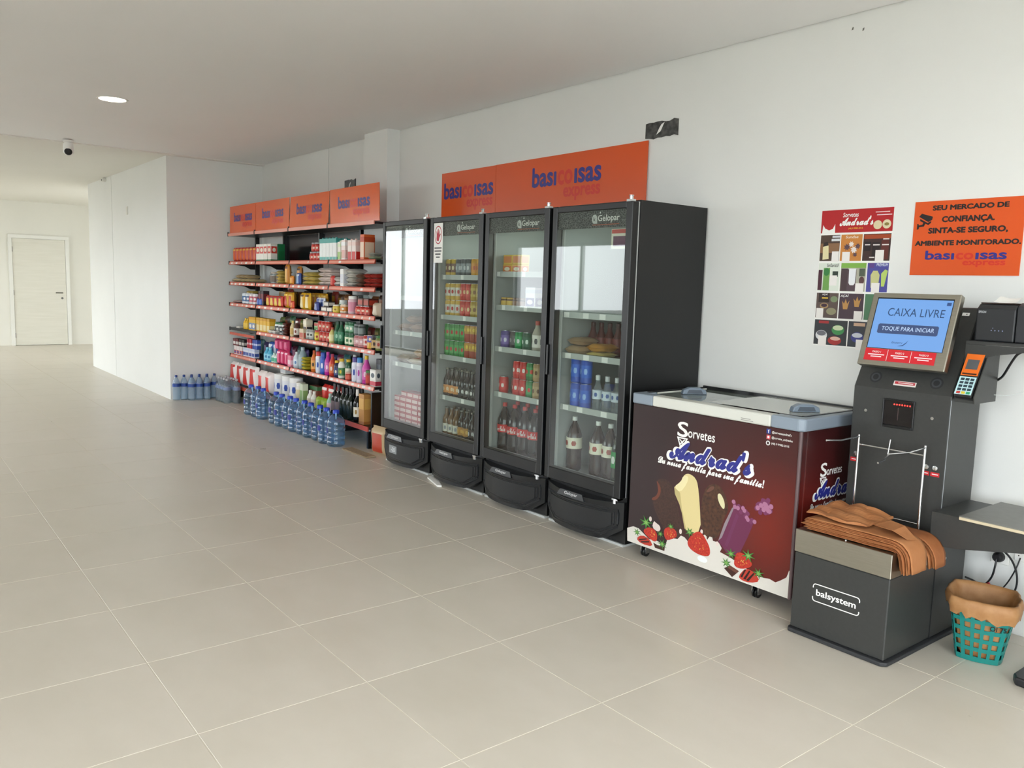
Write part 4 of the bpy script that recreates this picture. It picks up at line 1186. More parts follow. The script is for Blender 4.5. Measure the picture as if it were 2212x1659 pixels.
fr(tray('#b8323a', '#e6b9b4'), X1, [.192, .284, .376, .468], fz + .2175, 'small red frozen tray on the top of the pile', -.49, jit=.1)
# second fridge: cans and beer
R_ = .0295
fr(can('beer_can', R_, .128, '#d8b23a', '#6a3a22', '#e9d9b0'), X2, [.085, .150], 1.53 - .0075, 'golden can with a brown emblem on the top fridge shelf')
fr(can('beer_can', R_, .128, '#4d5258', '#8f979d', '#d9dde0'), X2, [.215, .280, .345], 1.53 - .0075, 'dark grey and silver can on the top fridge shelf')
fr(can('beer_can', R_, .128, '#e0a51e', '#d98f14', '#c2531e'), X2, [.410, .475, .54], 1.53 - .0075, 'plain golden yellow can on the top fridge shelf')
fr(can('beer_can', R_, .122, '#d9b14a', '#d9d4c6', '#c0322a'), X2, [.085, .150, .215], 1.237 - .0075, 'gold and white can with a red mark, stacked two high', layers=2, lh=.1235)
fr(can('beer_can', R_, .122, '#c8362c', '#d6473a', '#f0cf9a'), X2, [.280, .345], 1.237 - .0075, 'red can in the stack beside the gold and white cans', layers=2, lh=.1235)
fr(can('beer_can', R_, .122, '#b89a34', '#cdb45a', '#8a5a20'), X2, [.410, .475, .54], 1.237 - .0075, 'olive gold can in the stack beside red cans', layers=2, lh=.1235)
fr(can('beer_can', R_, .122, '#2f8a3c', '#48a552', '#c23a2e'), X2, [.085, .150, .215, .280], .94 - .0075, 'bright green can stacked two high', layers=2, lh=.1235)
fr(can('beer_can', R_, .122, '#a8452f', '#c99a34', '#f0d24a', lz=(.5, .95)), X2, [.345, .41, .475], .94 - .0075, 'brown-red can with a yellow upper label beside the green cans', layers=2, lh=.1235)
AMB = mat('#2a1c14', .1); AMB2 = mat('#6b4a20', .12)
def beer(name, m, label, mark, r=.03, h=.215, cap='#6d6a60'):
    return revolve(name, 'beer bottle', [(r * .9, 0), (r, .005), (r, h * .55), (r * .85, h * .64), (r * .42, h * .78), (r * .40, h * .95)], '#000000', 16, cap=[(r * .47, h * .94), (r * .47, h * .985), (r * .4, h)], capm=cap, label=(r + .0008, h * .14, h * .42), labelc=label, bodym=m, mark=mark)
fr(beer('beer_bottle', AMB, '#d9924a', '#f0d8b0'), X2, [.085, .150, .215], .637 - .0075, 'brown beer bottle with an orange label', rows=2)
fr(beer('beer_bottle', mat('#141414', .1), '#1f2021', '#e6e6e4'), X2, [.280, .345, .410, .475, .54], .637 - .0075, 'black beer bottle with white round emblem', rows=2)
fr(beer('beer_bottle', AMB2, '#d8d4c4', '#8a8f96'), X2, [.085, .150, .215], fz, 'amber beer bottle with a pale label', rows=2)
fr(beer('beer_bottle', AMB, '#b8863a', '#e2b45a'), X2, [.285, .352], fz, 'dark beer bottle with a gold star label', rows=2)
fr(beer('beer_bottle', mat('#181414', .1), '#2a2422', '#d9dcdc'), X2, [.42, .487, .55], fz, 'dark beer bottle with a silver star label', rows=2)
# third fridge
fr(carton('butter_box', .095, .07, .062, '#e6b83a', '#df7a3a', None, p=(.15, .85), mark='#f6ead0'), X3, [.115, .215], 1.557 - .0075, 'orange and yellow butter box, lower of its pile', -.50, jit=.03)
fr(carton('butter_box', .095, .07, .062, '#e6c04a', '#e08a4a', None, p=(.15, .85)), X3, [.12, .218], 1.557 + .055, 'orange and yellow butter box, upper of its pile', -.50, jit=.03)
fr(jar('pudding_cup', .03, .062, '#6b4630', '#c9a23a', '#d8b24a', cat='cup'), X3, [.085, .150], 1.334 - .0075, 'small yellow and brown pudding cup', -.52)
fr(jar('pudding_cup', .03, .062, '#54382c', '#7a5a44', '#8a6248', cat='cup'), X3, [.215, .280], 1.334 - .0075, 'small brown pudding cup', -.52)
fr(carton('yogurt_box', .10, .08, .135, '#e9e8f0', '#6a5a9c', '#d8d6e6', p=(.1, .5), mark='#f4f4f6'), X3, [.375], 1.334 - .0075, 'white and purple yogurt box in the third fridge', -.50)
fr(can('soda_can', .033, .122, '#5b4a8f', '#7a66b0', '#d8d2ea'), X3, [.10], 1.052 - .0075, 'purple soda can at the left of the middle fridge shelf')
fr(can('soda_can', .033, .122, '#4a4448', '#5f5a5e', '#a9a4a8'), X3, [.175], 1.052 - .0075, 'dark grey soda can beside the purple one', -.50)
fr(can('soda_can', .033, .122, '#1f8a4a', '#2fa35c', '#e3e9e4'), X3, [.255], 1.052 - .0075, 'green soda can on the middle fridge shelf')
fr(can('soda_can', .033, .122, '#2c5a42', '#3a6a50', '#cfe0d4'), X3, [.335], 1.052 - .0075, 'dark green soda can on the middle fridge shelf')
fr(flask('juice_bottle', .036, .20, '#b9b3a4', '#c0493a', '#f0ede4', mark='#4a4a4c', neck=.35), X3, [.415, .50], 1.052 - .0075, 'juice bottle with white label and red cap', -.50)
fr(can('soda_can', .033, .118, '#c2211f', '#cf2f2b', '#f3e8e4'), X3, [.095], .742 - .0075, 'single red cola can at the left of its shelf')
fr(can('soda_can', .033, .118, '#5f2a26', '#7a3630', '#b08a80'), X3, [.168], .742 - .0075, 'dull brown can beside the single red can', -.47)
fr(can('soda_can', .033, .118, '#c2211f', '#cf2f2b', '#f3e8e4'), X3, [.245, .315], .742 - .0075, 'red cola can stacked two high', layers=2, lh=.1195)
fr(can('soda_can', .033, .118, '#1f7a3c', '#2f9450', '#d8423a'), X3, [.385], .742 - .0075, 'green guarana can stacked beside the cola cans', layers=2, lh=.1195)
fr(can('soda_can', .033, .118, '#a98a5a', '#bda274', '#6a4a28'), X3, [.455, .525], .742 - .0075, 'tan can stacked at the right of the cola cans', layers=2, lh=.1195)
COLA = mat('#1a0f0c', .08)
def petb(name, m, cap, label, mark, r=.05, h=.335, ls=(.40, .56)):
    pr = [(r * .8, 0), (r * .97, .012), (r, .05), (r * .95, h * .24), (r * .93, h * .34), (r, h * .42), (r, h * .56), (r * .9, h * .68), (r * .5, h * .83), (r * .28, h * .9), (r * .28, h * .93)]
    return revolve(name, 'soda bottle', pr, '#000000', 18, cap=[(r * .32, h * .925), (r * .32, h * .99), (r * .28, h)], capm=cap, label=(r + .001, h * ls[0], h * ls[1]), labelc=label, bodym=m, mark=mark)
cb = petb('cola_bottle', COLA, '#c4221f', '#d01f1d', None)
# white script on the red label, wrapped round the bottle
v, f, q0, q1, b0, b1 = text_shape('𝓒𝓸𝓬𝓪-𝓒𝓸𝓵𝓪', .01)
mb = MB()
mb.add([((.0518) * math.cos(-2.25 + (p[0] - q0) / (q1 - q0) * 1.75), .0518 * math.sin(-2.25 + (p[0] - q0) / (q1 - q0) * 1.75), .142 + (p[1] - b0) / (b1 - b0) * .036) for p in v], f)
sub('script_lettering', mb, M_WHITE, cb)
fr(cb, X3, [.098, .208, .318, .428, .538], fz, 'two-litre cola bottle with red label and red cap', -.505, rows=2, dy=.112, jit=.08)
# fourth fridge
fr(flask('wrapped_bottle', .034, .20, '#5a1f1c', '#4a1815', '#7a2c26', neck=.4), X4, [.10 + .073 * i for i in range(6)], 1.066 - .0075, 'dark red bottle in a shrink-wrapped row', -.36, rows=1, jit=.02)
fr(bg2('bread_bag', '#b59a78', '#cbb598', 111, .15, .16, .06), X4, [.13], 1.066 - .0075, 'tan bread bag on the shelf of dark red bottles', -.48, layers=1)
fr(bg2('bread_bag', '#a98c6c', '#bfa484', 112, .14, .15, .05), X4, [.14], 1.066 + .054, 'tan bread bag lying on another bread bag', -.48)
fr(bg2('cheese_pack', '#e0d78a', '#efe8b0', 113, .14, .14, .03), X4, [.295], 1.066 - .0075, 'pale yellow cheese pack in the fourth fridge', -.47)
fr(bg2('cheese_pack', '#c98f3a', '#dca854', 114, .15, .14, .05), X4, [.30], 1.066 + .024, 'orange-yellow cheese pack on top of the pale one', -.47)
fr(can('soda_can', .036, .152, '#1f4fb4', '#2a63cc', '#8fb6ea'), X4, [.135, .222], .746 - .0075, 'blue can stacked two high in the fourth fridge', layers=1)
fr(can('soda_can', .036, .152, '#1f4fb4', '#2a63cc', '#8fb6ea'), X4, [.135, .222], .746 + .1455, 'blue can on top of another blue can', layers=1)
fr(can('soda_can', .036, .152, '#1d3f8c', '#26539f', '#c0492f'), X4, [.31], .746 + .0, 'dark blue can behind the water bottles', -.40)
fr(jar('cup_tower', .026, .062, '#8a7a68', '#5a5048', '#a3927c', cat='cup'), X4, [.07], .746 - .0075, 'small brown cup in a tower at the fridge side', -.46, layers=4, lh=.065)
fr(flask('water_bottle', .032, .215, '#dfe6ea', '#d9dcde', '#cfdbe6', mark='#3a5a9c', neck=.38, bodym=PET2, ls=(.35, .6)), X4, [.325, .405, .485, .565], .746 - .0075, 'small clear water bottle in the fourth fridge', -.52)
GUA = mat('#2e1a10', .08)
fr(petb('guarana_bottle', GUA, '#e3e6e0', '#ece6d0', '#a3402a', .05, .34, (.42, .62)), X4, [.115], fz, 'single dark soda bottle with cream label at the left', -.50)
fr(petb('guarana_bottle', GUA, '#e3e6e0', '#ece6d0', '#a3402a', .05, .34, (.42, .62)), X4, [.325, .43], fz, 'dark soda bottle with cream label in the middle', -.50)
fr(petb('guarana_bottle', mat('#1c2a1a', .08), '#c0392f', '#1f9a4a', '#e9efe6', .05, .34, (.30, .58)), X4, [.54], fz, 'dark soda bottle with green label and red cap', -.53)
# ------------------------------------------------------------------ chest freezer with printed wrap
def freezer():
    x0, x1, y0, y1, zb, zt = -1.11, -.08, -.665, -.06, .075, .856
    t = thing('chest_freezer', 'chest freezer with a dark brown ice cream print and sliding glass lids', 'freezer', ((x0 + x1) / 2, (y0 + y1) / 2, 0))
    wr = nodes_of('freezer_wrap')
    m, nt, b, out = wr
    N, L = nt.nodes, nt.links
    geo = N.new('ShaderNodeNewGeometry')
    d = N.new('ShaderNodeVectorMath'); d.operation = 'DISTANCE'
    d.inputs[1].default_value = (-.20, -.62, .36)
    L.new(geo.outputs['Position'], d.inputs[0])
    r = N.new('ShaderNodeValToRGB')
    r.color_ramp.elements[0].position = .0; r.color_ramp.elements[0].color = lin('#7a2014')
    r.color_ramp.elements[1].position = .75; r.color_ramp.elements[1].color = lin('#2c1b1d')
    e = r.color_ramp.elements.new(.36); e.color = lin('#471b1b')
    L.new(d.outputs['Value'], r.inputs['Fac']); L.new(r.outputs['Color'], b.inputs['Base Color'])
    b.inputs['Roughness'].default_value = .28
    w = .05
    body = part('body', MB().box(x0, x1, y0, y0 + w, zb, zt).box(x0, x1, y1 - w, y1, zb, zt).box(x0, x0 + w, y0 + w, y1 - w, zb, zt).box(x1 - w, x1, y0 + w, y1 - w, zb, zt).box(x0 + w, x1 - w, y0 + w, y1 - w, zb, zb + .3), m, t, bevel=.006, seg=2)
    part('corner_trim', MB().tube([(x1 - .004, y0 + .004, zb), (x1 - .004, y0 + .004, zt)], .009, 10), mat('#5d4a4c', .25), t, smooth=True)
    part('liner', MB().box(x0 + w, x1 - w, y0 + w, y1 - w, .50, .52), mat('#d9e0dd', .6), t)
    # rim
    ro = .012
    fx0, fx1, fy0, fy1 = x0 - .004, x1 + ro, y0 - ro, y1 + .01
    wt = mat('#d3d4cc', .4)
    gy = mat('#8793a0', .35)
    z2 = .912
    part('rim', MB().box(fx0 + .15, fx1 - .17, fy0, fy0 + .075, zt, z2).box(fx0, fx1, fy1 - .05, fy1, zt, z2).box(fx0, fx0 + .06, fy0 + .14, fy1 - .05, zt, z2)  , wt, t, bevel=.008, seg=2)
    part('rim_corner', MB().prism([(fx0, fy0 + .012), (fx0 + .012, fy0), (fx0 + .149, fy0), (fx0 + .149, fy0 + .075), (fx0 + .06, fy0 + .075), (fx0 + .06, fy0 + .139), (fx0, fy0 + .139)], (0, 0, zt), (1, 0, 0), (0, 1, 0), 0, z2 - zt), gy, t, bevel=.007, seg=2)
    part('rim_corner', MB().prism([(fx1 - .169, fy0), (fx1 - .022, fy0), (fx1, fy0 + .022), (fx1, fy1 - .051), (fx1 - .06, fy1 - .051), (fx1 - .06, fy0 + .075), (fx1 - .169, fy0 + .075)], (0, 0, zt), (1, 0, 0), (0, 1, 0), 0, z2 + .003 - zt), gy, t, bevel=.008, seg=2)
    part('lid_rail', MB().box(fx0 + .03, fx1 - .03, fy1 - .062, fy1 - .048, z2 - .01, z2 + .012).box(fx0 + .04, fx0 + .055, fy0 + .08, fy1 - .05, z2 - .01, z2 + .006).box(fx1 - .055, fx1 - .04, fy0 + .08, fy1 - .05, z2 - .01, z2 + .006), M_BLK2, t)
    gl = pane('lid_glass', '#c9d6cf', 1.5, 1.3, .03, .5, '#bcc8bf')  # diffuse share paints in the bright wall and ceiling mirrored by the lid
    gl2 = pane('lid_glass_pale', '#dfe2da', 1.5, 1.2, .05, .8, '#d8dad1')  # pale lid, its diffuse share likewise paints in that reflection
    xm = (x0 + x1) / 2
    def sheet(xa, xb, z):
        return MB().add([(xa, fy0 + .076, z), (xb, fy0 + .076, z), (xb, fy1 - .064, z), (xa, fy1 - .064, z)], [(0, 1, 2, 3)])
    la = part('glass_lid', sheet(fx0 + .06, xm + .04, z2 - .006), gl, t)
    lb = part('glass_lid', sheet(xm - .06, fx1 - .062, z2 + .004), gl2, t)
    for (hx, hy, par, rz) in ((fx0 + .20, fy0 + .30, la, 0), (fx1 - .115, fy0 + .22, lb, 0)):
        hm = mat('#6f7c8a', .35)
        z = z2 + (.0045 if par is lb else -.0055)
        mb = MB()
        mb.grid(lambda u, v: (hx - .045 + .09 * u + .0, hy - .065 + .13 * v, z + .034 * math.sin(math.pi * min(1, max(0, .5 + (v - .5) * .999))) ** .6), 4, 8)
        mb.add([(hx - .045, hy - .065, z), (hx + .045, hy - .065, z), (hx + .045, hy + .065, z), (hx - .045, hy + .065, z)], [(3, 2, 1, 0)])
        part('handle', MB().prism([(-.07, 0), (.07, 0), (.062, .024), (.03, .038), (-.03, .038), (-.062, .024)], (hx - .02, hy, z), (.55, .83, 0), (0, 0, 1), -.022, .022), hm, par, bevel=.005, seg=2)
        part('grip_hollow', MB().prism([(-.045, .006), (.045, .006), (.035, .026), (-.035, .026)], (hx - .02, hy, z), (.55, .83, 0), (0, 0, 1), .0222, .0226), mat('#414a55', .4), par)
    # casters
    for cx, cy in ((-1.03, -.60), (-.30, -.60), (-1.03, -.13), (-.16, -.13)):
        c = part('caster', MB().box(cx - .018, cx + .018, cy - .02, cy + .02, .058, zb).box(cx - .019, cx - .015, cy - .016, cy + .016, .02, .06).box(cx + .015, cx + .019, cy - .016, cy + .016, .02, .06), M_CHROME, t)
        for dx in (-.008, .008):
            part('wheel', MB().lathe([(.02, dx - .006), (.026, dx - .004), (.026, dx + .004), (.02, dx + .006)], 16, axis='x').move(cx, cy, .0262), M_BLK2, c, smooth=True)
    # front print
    P = Plane((0, y0, 0), parent=body)
    K = dict(
        milk=[(-1.112, 0.151), (-1.067, 0.171), (-1.027, 0.17), (-0.948, 0.13), (-0.892, 0.136), (-0.831, 0.124), (-0.819, 0.169), (-0.804, 0.164), (-0.787, 0.178), (-0.752, 0.183), (-0.731, 0.207), (-0.707, 0.204), (-0.672, 0.181), (-0.586, 0.227), (-0.595, 0.243), (-0.579, 0.252), (-0.568, 0.245), (-0.564, 0.228), (-0.549, 0.25), (-0.533, 0.25), (-0.527, 0.234), (-0.49, 0.233), (-0.472, 0.211), (-0.481, 0.189), (-0.423, 0.179), (-0.351, 0.161), (-0.27, 0.133), (-0.222, 0.135), (-0.194, 0.14), (-0.16, 0.133), (-0.134, 0.15), (-0.105, 0.173), (-0.098, 0.192), (-0.094, 0.21), (-0.090, 0.207), (-0.089, 0.15), (-0.089, 0.077), (-1.107, 0.079)],
        pop1=[(-0.917, 0.462), (-0.885, 0.478), (-0.843, 0.48), (-0.812, 0.456), (-0.786, 0.42), (-0.735, 0.271), (-0.708, 0.217), (-0.809, 0.158), (-0.869, 0.237), (-0.915, 0.292), (-0.941, 0.348), (-0.911, 0.369), (-0.898, 0.395), (-0.9, 0.423), (-0.913, 0.444)],
        bite1=[(-0.917, 0.462), (-0.901, 0.451), (-0.881, 0.423), (-0.888, 0.383), (-0.913, 0.354), (-0.944, 0.347), (-0.941, 0.362), (-0.915, 0.375), (-0.901, 0.404), (-0.906, 0.431)],
        pop2=[(-0.738, 0.522), (-0.714, 0.54), (-0.685, 0.539), (-0.657, 0.525), (-0.641, 0.497), (-0.624, 0.411), (-0.604, 0.258), (-0.675, 0.231), (-0.71, 0.249), (-0.741, 0.352), (-0.786, 0.416), (-0.794, 0.453), (-0.772, 0.467), (-0.75, 0.49), (-0.74, 0.503)],
        bite2=[(-0.738, 0.522), (-0.702, 0.529), (-0.71, 0.487), (-0.752, 0.43), (-0.794, 0.453), (-0.75, 0.49)],
        side2=[(-0.794, 0.453), (-0.752, 0.43), (-0.735, 0.35), (-0.700, 0.25), (-0.71, 0.249), (-0.741, 0.352), (-0.786, 0.416)],
        pop3=[(-0.584, 0.5), (-0.548, 0.521), (-0.516, 0.521), (-0.488, 0.503), (-0.459, 0.462), (-0.445, 0.409), (-0.473, 0.359), (-0.496, 0.242), (-0.604, 0.245), (-0.614, 0.391), (-0.607, 0.446)],
        almond=[(-0.515, 0.476), (-0.503, 0.483), (-0.486, 0.469), (-0.471, 0.442), (-0.469, 0.416), (-0.476, 0.408), (-0.49, 0.416), (-0.507, 0.438), (-0.515, 0.458)],
        pop4=[(-0.426, 0.426), (-0.402, 0.449), (-0.298, 0.385), (-0.327, 0.305), (-0.365, 0.217), (-0.423, 0.179), (-0.496, 0.242), (-0.466, 0.338)],
        s3=[(-0.643, 0.248), (-0.605, 0.263), (-0.564, 0.224), (-0.539, 0.186), (-0.542, 0.145), (-0.612, 0.138), (-0.67, 0.154), (-0.689, 0.181), (-0.674, 0.213)],
        s4=[(-0.385, 0.212), (-0.355, 0.224), (-0.304, 0.204), (-0.285, 0.172), (-0.349, 0.139), (-0.395, 0.143), (-0.393, 0.183)],
        s1=[(-1.001, 0.165), (-0.952, 0.199), (-0.909, 0.193), (-0.888, 0.165), (-0.895, 0.125), (-0.942, 0.132)],
        s2=[(-0.852, 0.208), (-0.814, 0.234), (-0.767, 0.23), (-0.753, 0.196), (-0.787, 0.173), (-0.833, 0.152)],
        s5=[(-0.366, 0.1), (-0.325, 0.155), (-0.271, 0.146), (-0.241, 0.112), (-0.295, 0.088), (-0.344, 0.086)],
        s6=[(-1.042, 0.11), (-0.999, 0.141), (-0.942, 0.132), (-0.914, 0.095), (-1.002, 0.09)],
        ch1=[(-0.45, 0.116), (-0.415, 0.14), (-0.361, 0.127), (-0.4, 0.085)],
        ch2=[(-0.916, 0.12), (-0.885, 0.114), (-0.834, 0.118), (-0.835, 0.095), (-0.902, 0.095)])
    def smooth(pts, k=2):
        for _ in range(k):
            out = []
            for p, q in zip(pts, pts[1:] + pts[:1]):
                out += [(.75 * p[0] + .25 * q[0], .75 * p[1] + .25 * q[1]), (.25 * p[0] + .75 * q[0], .25 * p[1] + .75 * q[1])]
            pts = out
        return pts
    choc = noisy('chocolate_print', '#33201c', '#4a2f27', 90, .4)
    choc2 = noisy('chocolate_nut_print', '#35201a', '#5a3a26', 60, .4)
    cream = mat('#dccb93', .4); creaml = mat('#eadfae', .4); creamd = mat('#bfae78', .4)
    red = noisy('strawberry_print', '#a3211c', '#c9402f', 130, .4)
    P.poly('chocolate_popsicle', smooth(K['pop1'], 1), choc, .0004)
    P.poly('popsicle_bite', smooth(K['bite1'], 1), mat('#6d3a2a', .4), .0008)
    P.poly('nut_popsicle', smooth(K['pop3']), choc2, .0005)
    P.poly('almond', smooth(K['almond']), mat('#d9d3a8', .4), .001)
    P.poly('popsicle_shine', smooth([(-.59, .47), (-.56, .508), (-.535, .508), (-.545, .49), (-.575, .47)]), mat('#6a4638', .3), .0009)
    P.poly('cream_popsicle', smooth(K['pop2'], 1), cream, .0007)
    P.poly('popsicle_side', K['side2'], creamd, .001)
    P.poly('popsicle_bite', smooth(K['bite2'], 1), creaml, .0013)
    pur = mat('#692a4c', .35); purl = mat('#7d3a68', .35)
    P.poly('berry_popsicle', K['pop4'], pur, .0006)
    P.poly('popsicle_side', [(-.426, .426), (-.412, .436), (-.475, .265), (-.496, .242), (-.466, .338)], mat('#8f8088', .35), .001)
    P.poly('popsicle_shine', [(-.40, .405), (-.385, .395), (-.44, .225), (-.455, .235)], mat('#6d3157', .35), .001)
    rnd = random.Random(4)
    dots, dots2 = [], []
    for i in range(30):
        a, rr = rnd.uniform(0, 6.28), math.sqrt(rnd.random())
        (dots if i % 3 else dots2).append(ell(-.25 + .05 * rr * math.cos(a) + .012 * rr * math.sin(a), .475 + .036 * rr * math.sin(a), .012, .012, 10))
    for i in range(22):
        s = i / 21
        (dots if i % 3 else dots2).append(ell(-.415 + .11 * s + rnd.uniform(-.012, .012), .452 - .06 * s + rnd.uniform(-.014, .014), .011, .011, 10))
    P.polys('berry_print', dots, mat('#74355c', .3), .0011)
    P.polys('berry_shine_print', dots2, mat('#a8708f', .3), .0020)
    P.poly('milk_splash', K['milk'], mat('#d6d2ca', .4), .0012)
    P.polys('milk_drops', [ell(-.945, .243, .010, .014, 12), ell(-.60, .262, .008, .012, 12), ell(-.50, .226, .01, .012, 12), ell(-.735, .228, .009, .014, 12)] + [smooth([(-.93, .20), (-.92, .24), (-.905, .232), (-.875, .222), (-.87, .20), (-.89, .185)], 1)], mat('#dcccc6', .4), .0015)
    for k in ('s2', 's1', 's3', 's4'):
        P.poly('strawberry', smooth(K[k]), red, .0018)
    seeds = []
    for k in ('s1', 's3', 's4', 's2'):
        xs = [p[0] for p in K[k]]; zs = [p[1] for p in K[k]]
        cx, cz = sum(xs) / len(xs), sum(zs) / len(zs)
        for i in range(14):
            a = rnd.uniform(0, 6.28); rr = math.sqrt(rnd.random()) * .72
            seeds.append(ell(cx + (max(xs) - min(xs)) * .42 * rr * math.cos(a), cz + (max(zs) - min(zs)) * .36 * rr * math.sin(a), .0022, .003, 6))
    P.polys('strawberry_seeds', seeds, mat('#d8a04a', .4), .0022)
    for k in ('s5', 's6'):
        P.poly('strawberry_slice', smooth(K[k], 1), mat('#b83a2c', .4), .0024)
    P.polys('chocolate_drizzle', [[(-.352, .104), (-.33, .146), (-.322, .146), (-.342, .1)], [(-.335, .098), (-.305, .148), (-.297, .146), (-.322, .096)], [(-.318, .096), (-.28, .143), (-.273, .14), (-.305, .093)], [(-1.02, .112), (-.965, .13), (-.963, .124), (-1.015, .105)], [(-1.005, .104), (-.945, .12), (-.943, .113), (-1.0, .097)]], mat('#2f1815', .3), .0028)
    P.poly('chocolate_piece', K['ch1'], mat('#42241d', .3), .0026)
    P.poly('chocolate_piece', [(-.415, .14), (-.361, .127), (-.375, .112), (-.43, .125)], mat('#6a4034', .3), .003)
    P.poly('chocolate_piece', K['ch2'], mat('#42241d', .3), .0026)
    leafs = []
    for cx, cz, s in [(-.972, .216, .05), (-1.035, .146, .03), (-.868, .18, .026), (-.852, .128, .036), (-.675, .24, .034), (-.414, .199, .036), (-.438, .146, .034), (-.315, .217, .042), (-.252, .148, .036), (-.8, .238, .024)]:
        n = 7
        star = []
        for i in range(2 * n):
            a = math.pi * i / n + cx * 9
            r = s if i % 2 == 0 else s * .34
            star.append((cx + r * math.cos(a), cz + .8 * r * math.sin(a)))
        leafs.append(star)
    P.polys('leaf_print', leafs, mat('#3f7a36', .4), .0032)
    P.polys('leaf_print', [[(cx + (x - cx) * .5, cz + (z - cz) * .5) for x, z in st] for st, (cx, cz) in zip(leafs, [(-.972, .216), (-1.035, .146), (-.868, .18), (-.852, .128), (-.675, .24), (-.414, .199), (-.438, .146), (-.315, .217), (-.252, .148), (-.8, .238)])], mat('#7fae5a', .4), .0036)
    P.disc('logo_sticker', -.585, .122, .032, .016, mat('#e6efec', .3), .002, n=14)
    # lettering
    blue = mat('#2a2f86', .35)
    def brand(Q, ax, az, w, h, full=True):
        """two-line ice cream mark, AX AZ lower left of the blue word, W x H its box"""
        Q.text('S', ax + .12 * w, ax + .25 * w, az + 1.02 * h, az + 1.62 * h, M_WHITE, .015)
        Q.text('orvetes', ax + .25 * w, ax + .56 * w, az + 1.05 * h, az + 1.35 * h, M_WHITE, .012)
        cone = [(.125, 1.0), (.235, 1.0), (.17, .55)]
        Q.polys('cone', [[(ax + x * w, az + z * h) for x, z in q] for q in ([(.118, 1.0), (.135, 1.0), (.178, .52), (.168, .52)], [(.118, 1.0), (.25, 1.0), (.245, .95), (.122, .95)], [(.235, 1.0), (.25, 1.0), (.178, .52), (.17, .55)], [(.14, .93), (.155, .93), (.215, .74), (.2, .72)], [(.205, .93), (.22, .93), (.165, .70), (.15, .72)])], M_WHITE)
        if True:
            Q.text("𝓐𝓷𝓭𝓻𝓪𝓭'𝓼", ax, ax + w, az, az + h, M_WHITE, .075, .12, lift=.0010)
            Q.text("𝓐𝓷𝓭𝓻𝓪𝓭'𝓼", ax + .035 * w, ax + .965 * w, az + .075 * h, az + .925 * h, blue, .036, .12, lift=.0016)
    brand(P, -.857, .588, .545, .132)
    P.text('𝓓𝓪 𝓷𝓸𝓼𝓼𝓪 𝓯𝓪𝓶𝓲𝓵𝓲𝓪 𝓹𝓪𝓻𝓪 𝓼𝓾𝓪 𝓯𝓪𝓶𝓲𝓵𝓲𝓪!', -.913, -.255, .545, .600, M_WHITE, .03, .15)
    P.rect('social_icon', -.262, -.240, .822, .844, mat('#2b3f8c', .4), .001)
    P.text('f', -.254, -.246, .825, .842, M_WHITE, .02, lift=.0016)
    P.rect('social_icon', -.260, -.239, .796, .816, mat('#c8505c', .4), .001)
    P.disc('social_icon', -.2495, .806, .006, .006, M_WHITE, .0016)
    P.disc('social_icon', -.25, .778, .011, .011, M_WHITE, .001)
    P.disc('social_icon', -.25, .778, .007, .007, mat('#3a2a2c', .4), .0016)
    P.text("@sorvetesandrad's", -.232, -.130, .824, .838, M_WHITE, .01)
    P.text('@sorvete_andrades', -.232, -.122, .799, .813, M_WHITE, .01)
    P.text('(48) 9 9982-2015', -.232, -.138, .772, .784, M_WHITE, .01)
    S = Plane((x1, 0, 0), (0, 1, 0), (0, 0, 1), parent=body)
    brand(S, -.54, .515, .42, .11)
    S.text('𝓓𝓪 𝓷𝓸𝓼𝓼𝓪 𝓯𝓪𝓶𝓲𝓵𝓲𝓪 𝓹𝓪𝓻𝓪 𝓼𝓾𝓪 𝓯𝓪𝓶𝓲𝓵𝓲𝓪!', -.555, -.14, .475, .510, M_WHITE, .03, .15)
    Plane((0, fy0, 0), parent=t).lines('rim_print', [(-.40, -.33, .866, .869), (-.40, -.345, .874, .877)], mat('#8a8a84', .5), .0006)
freezer()

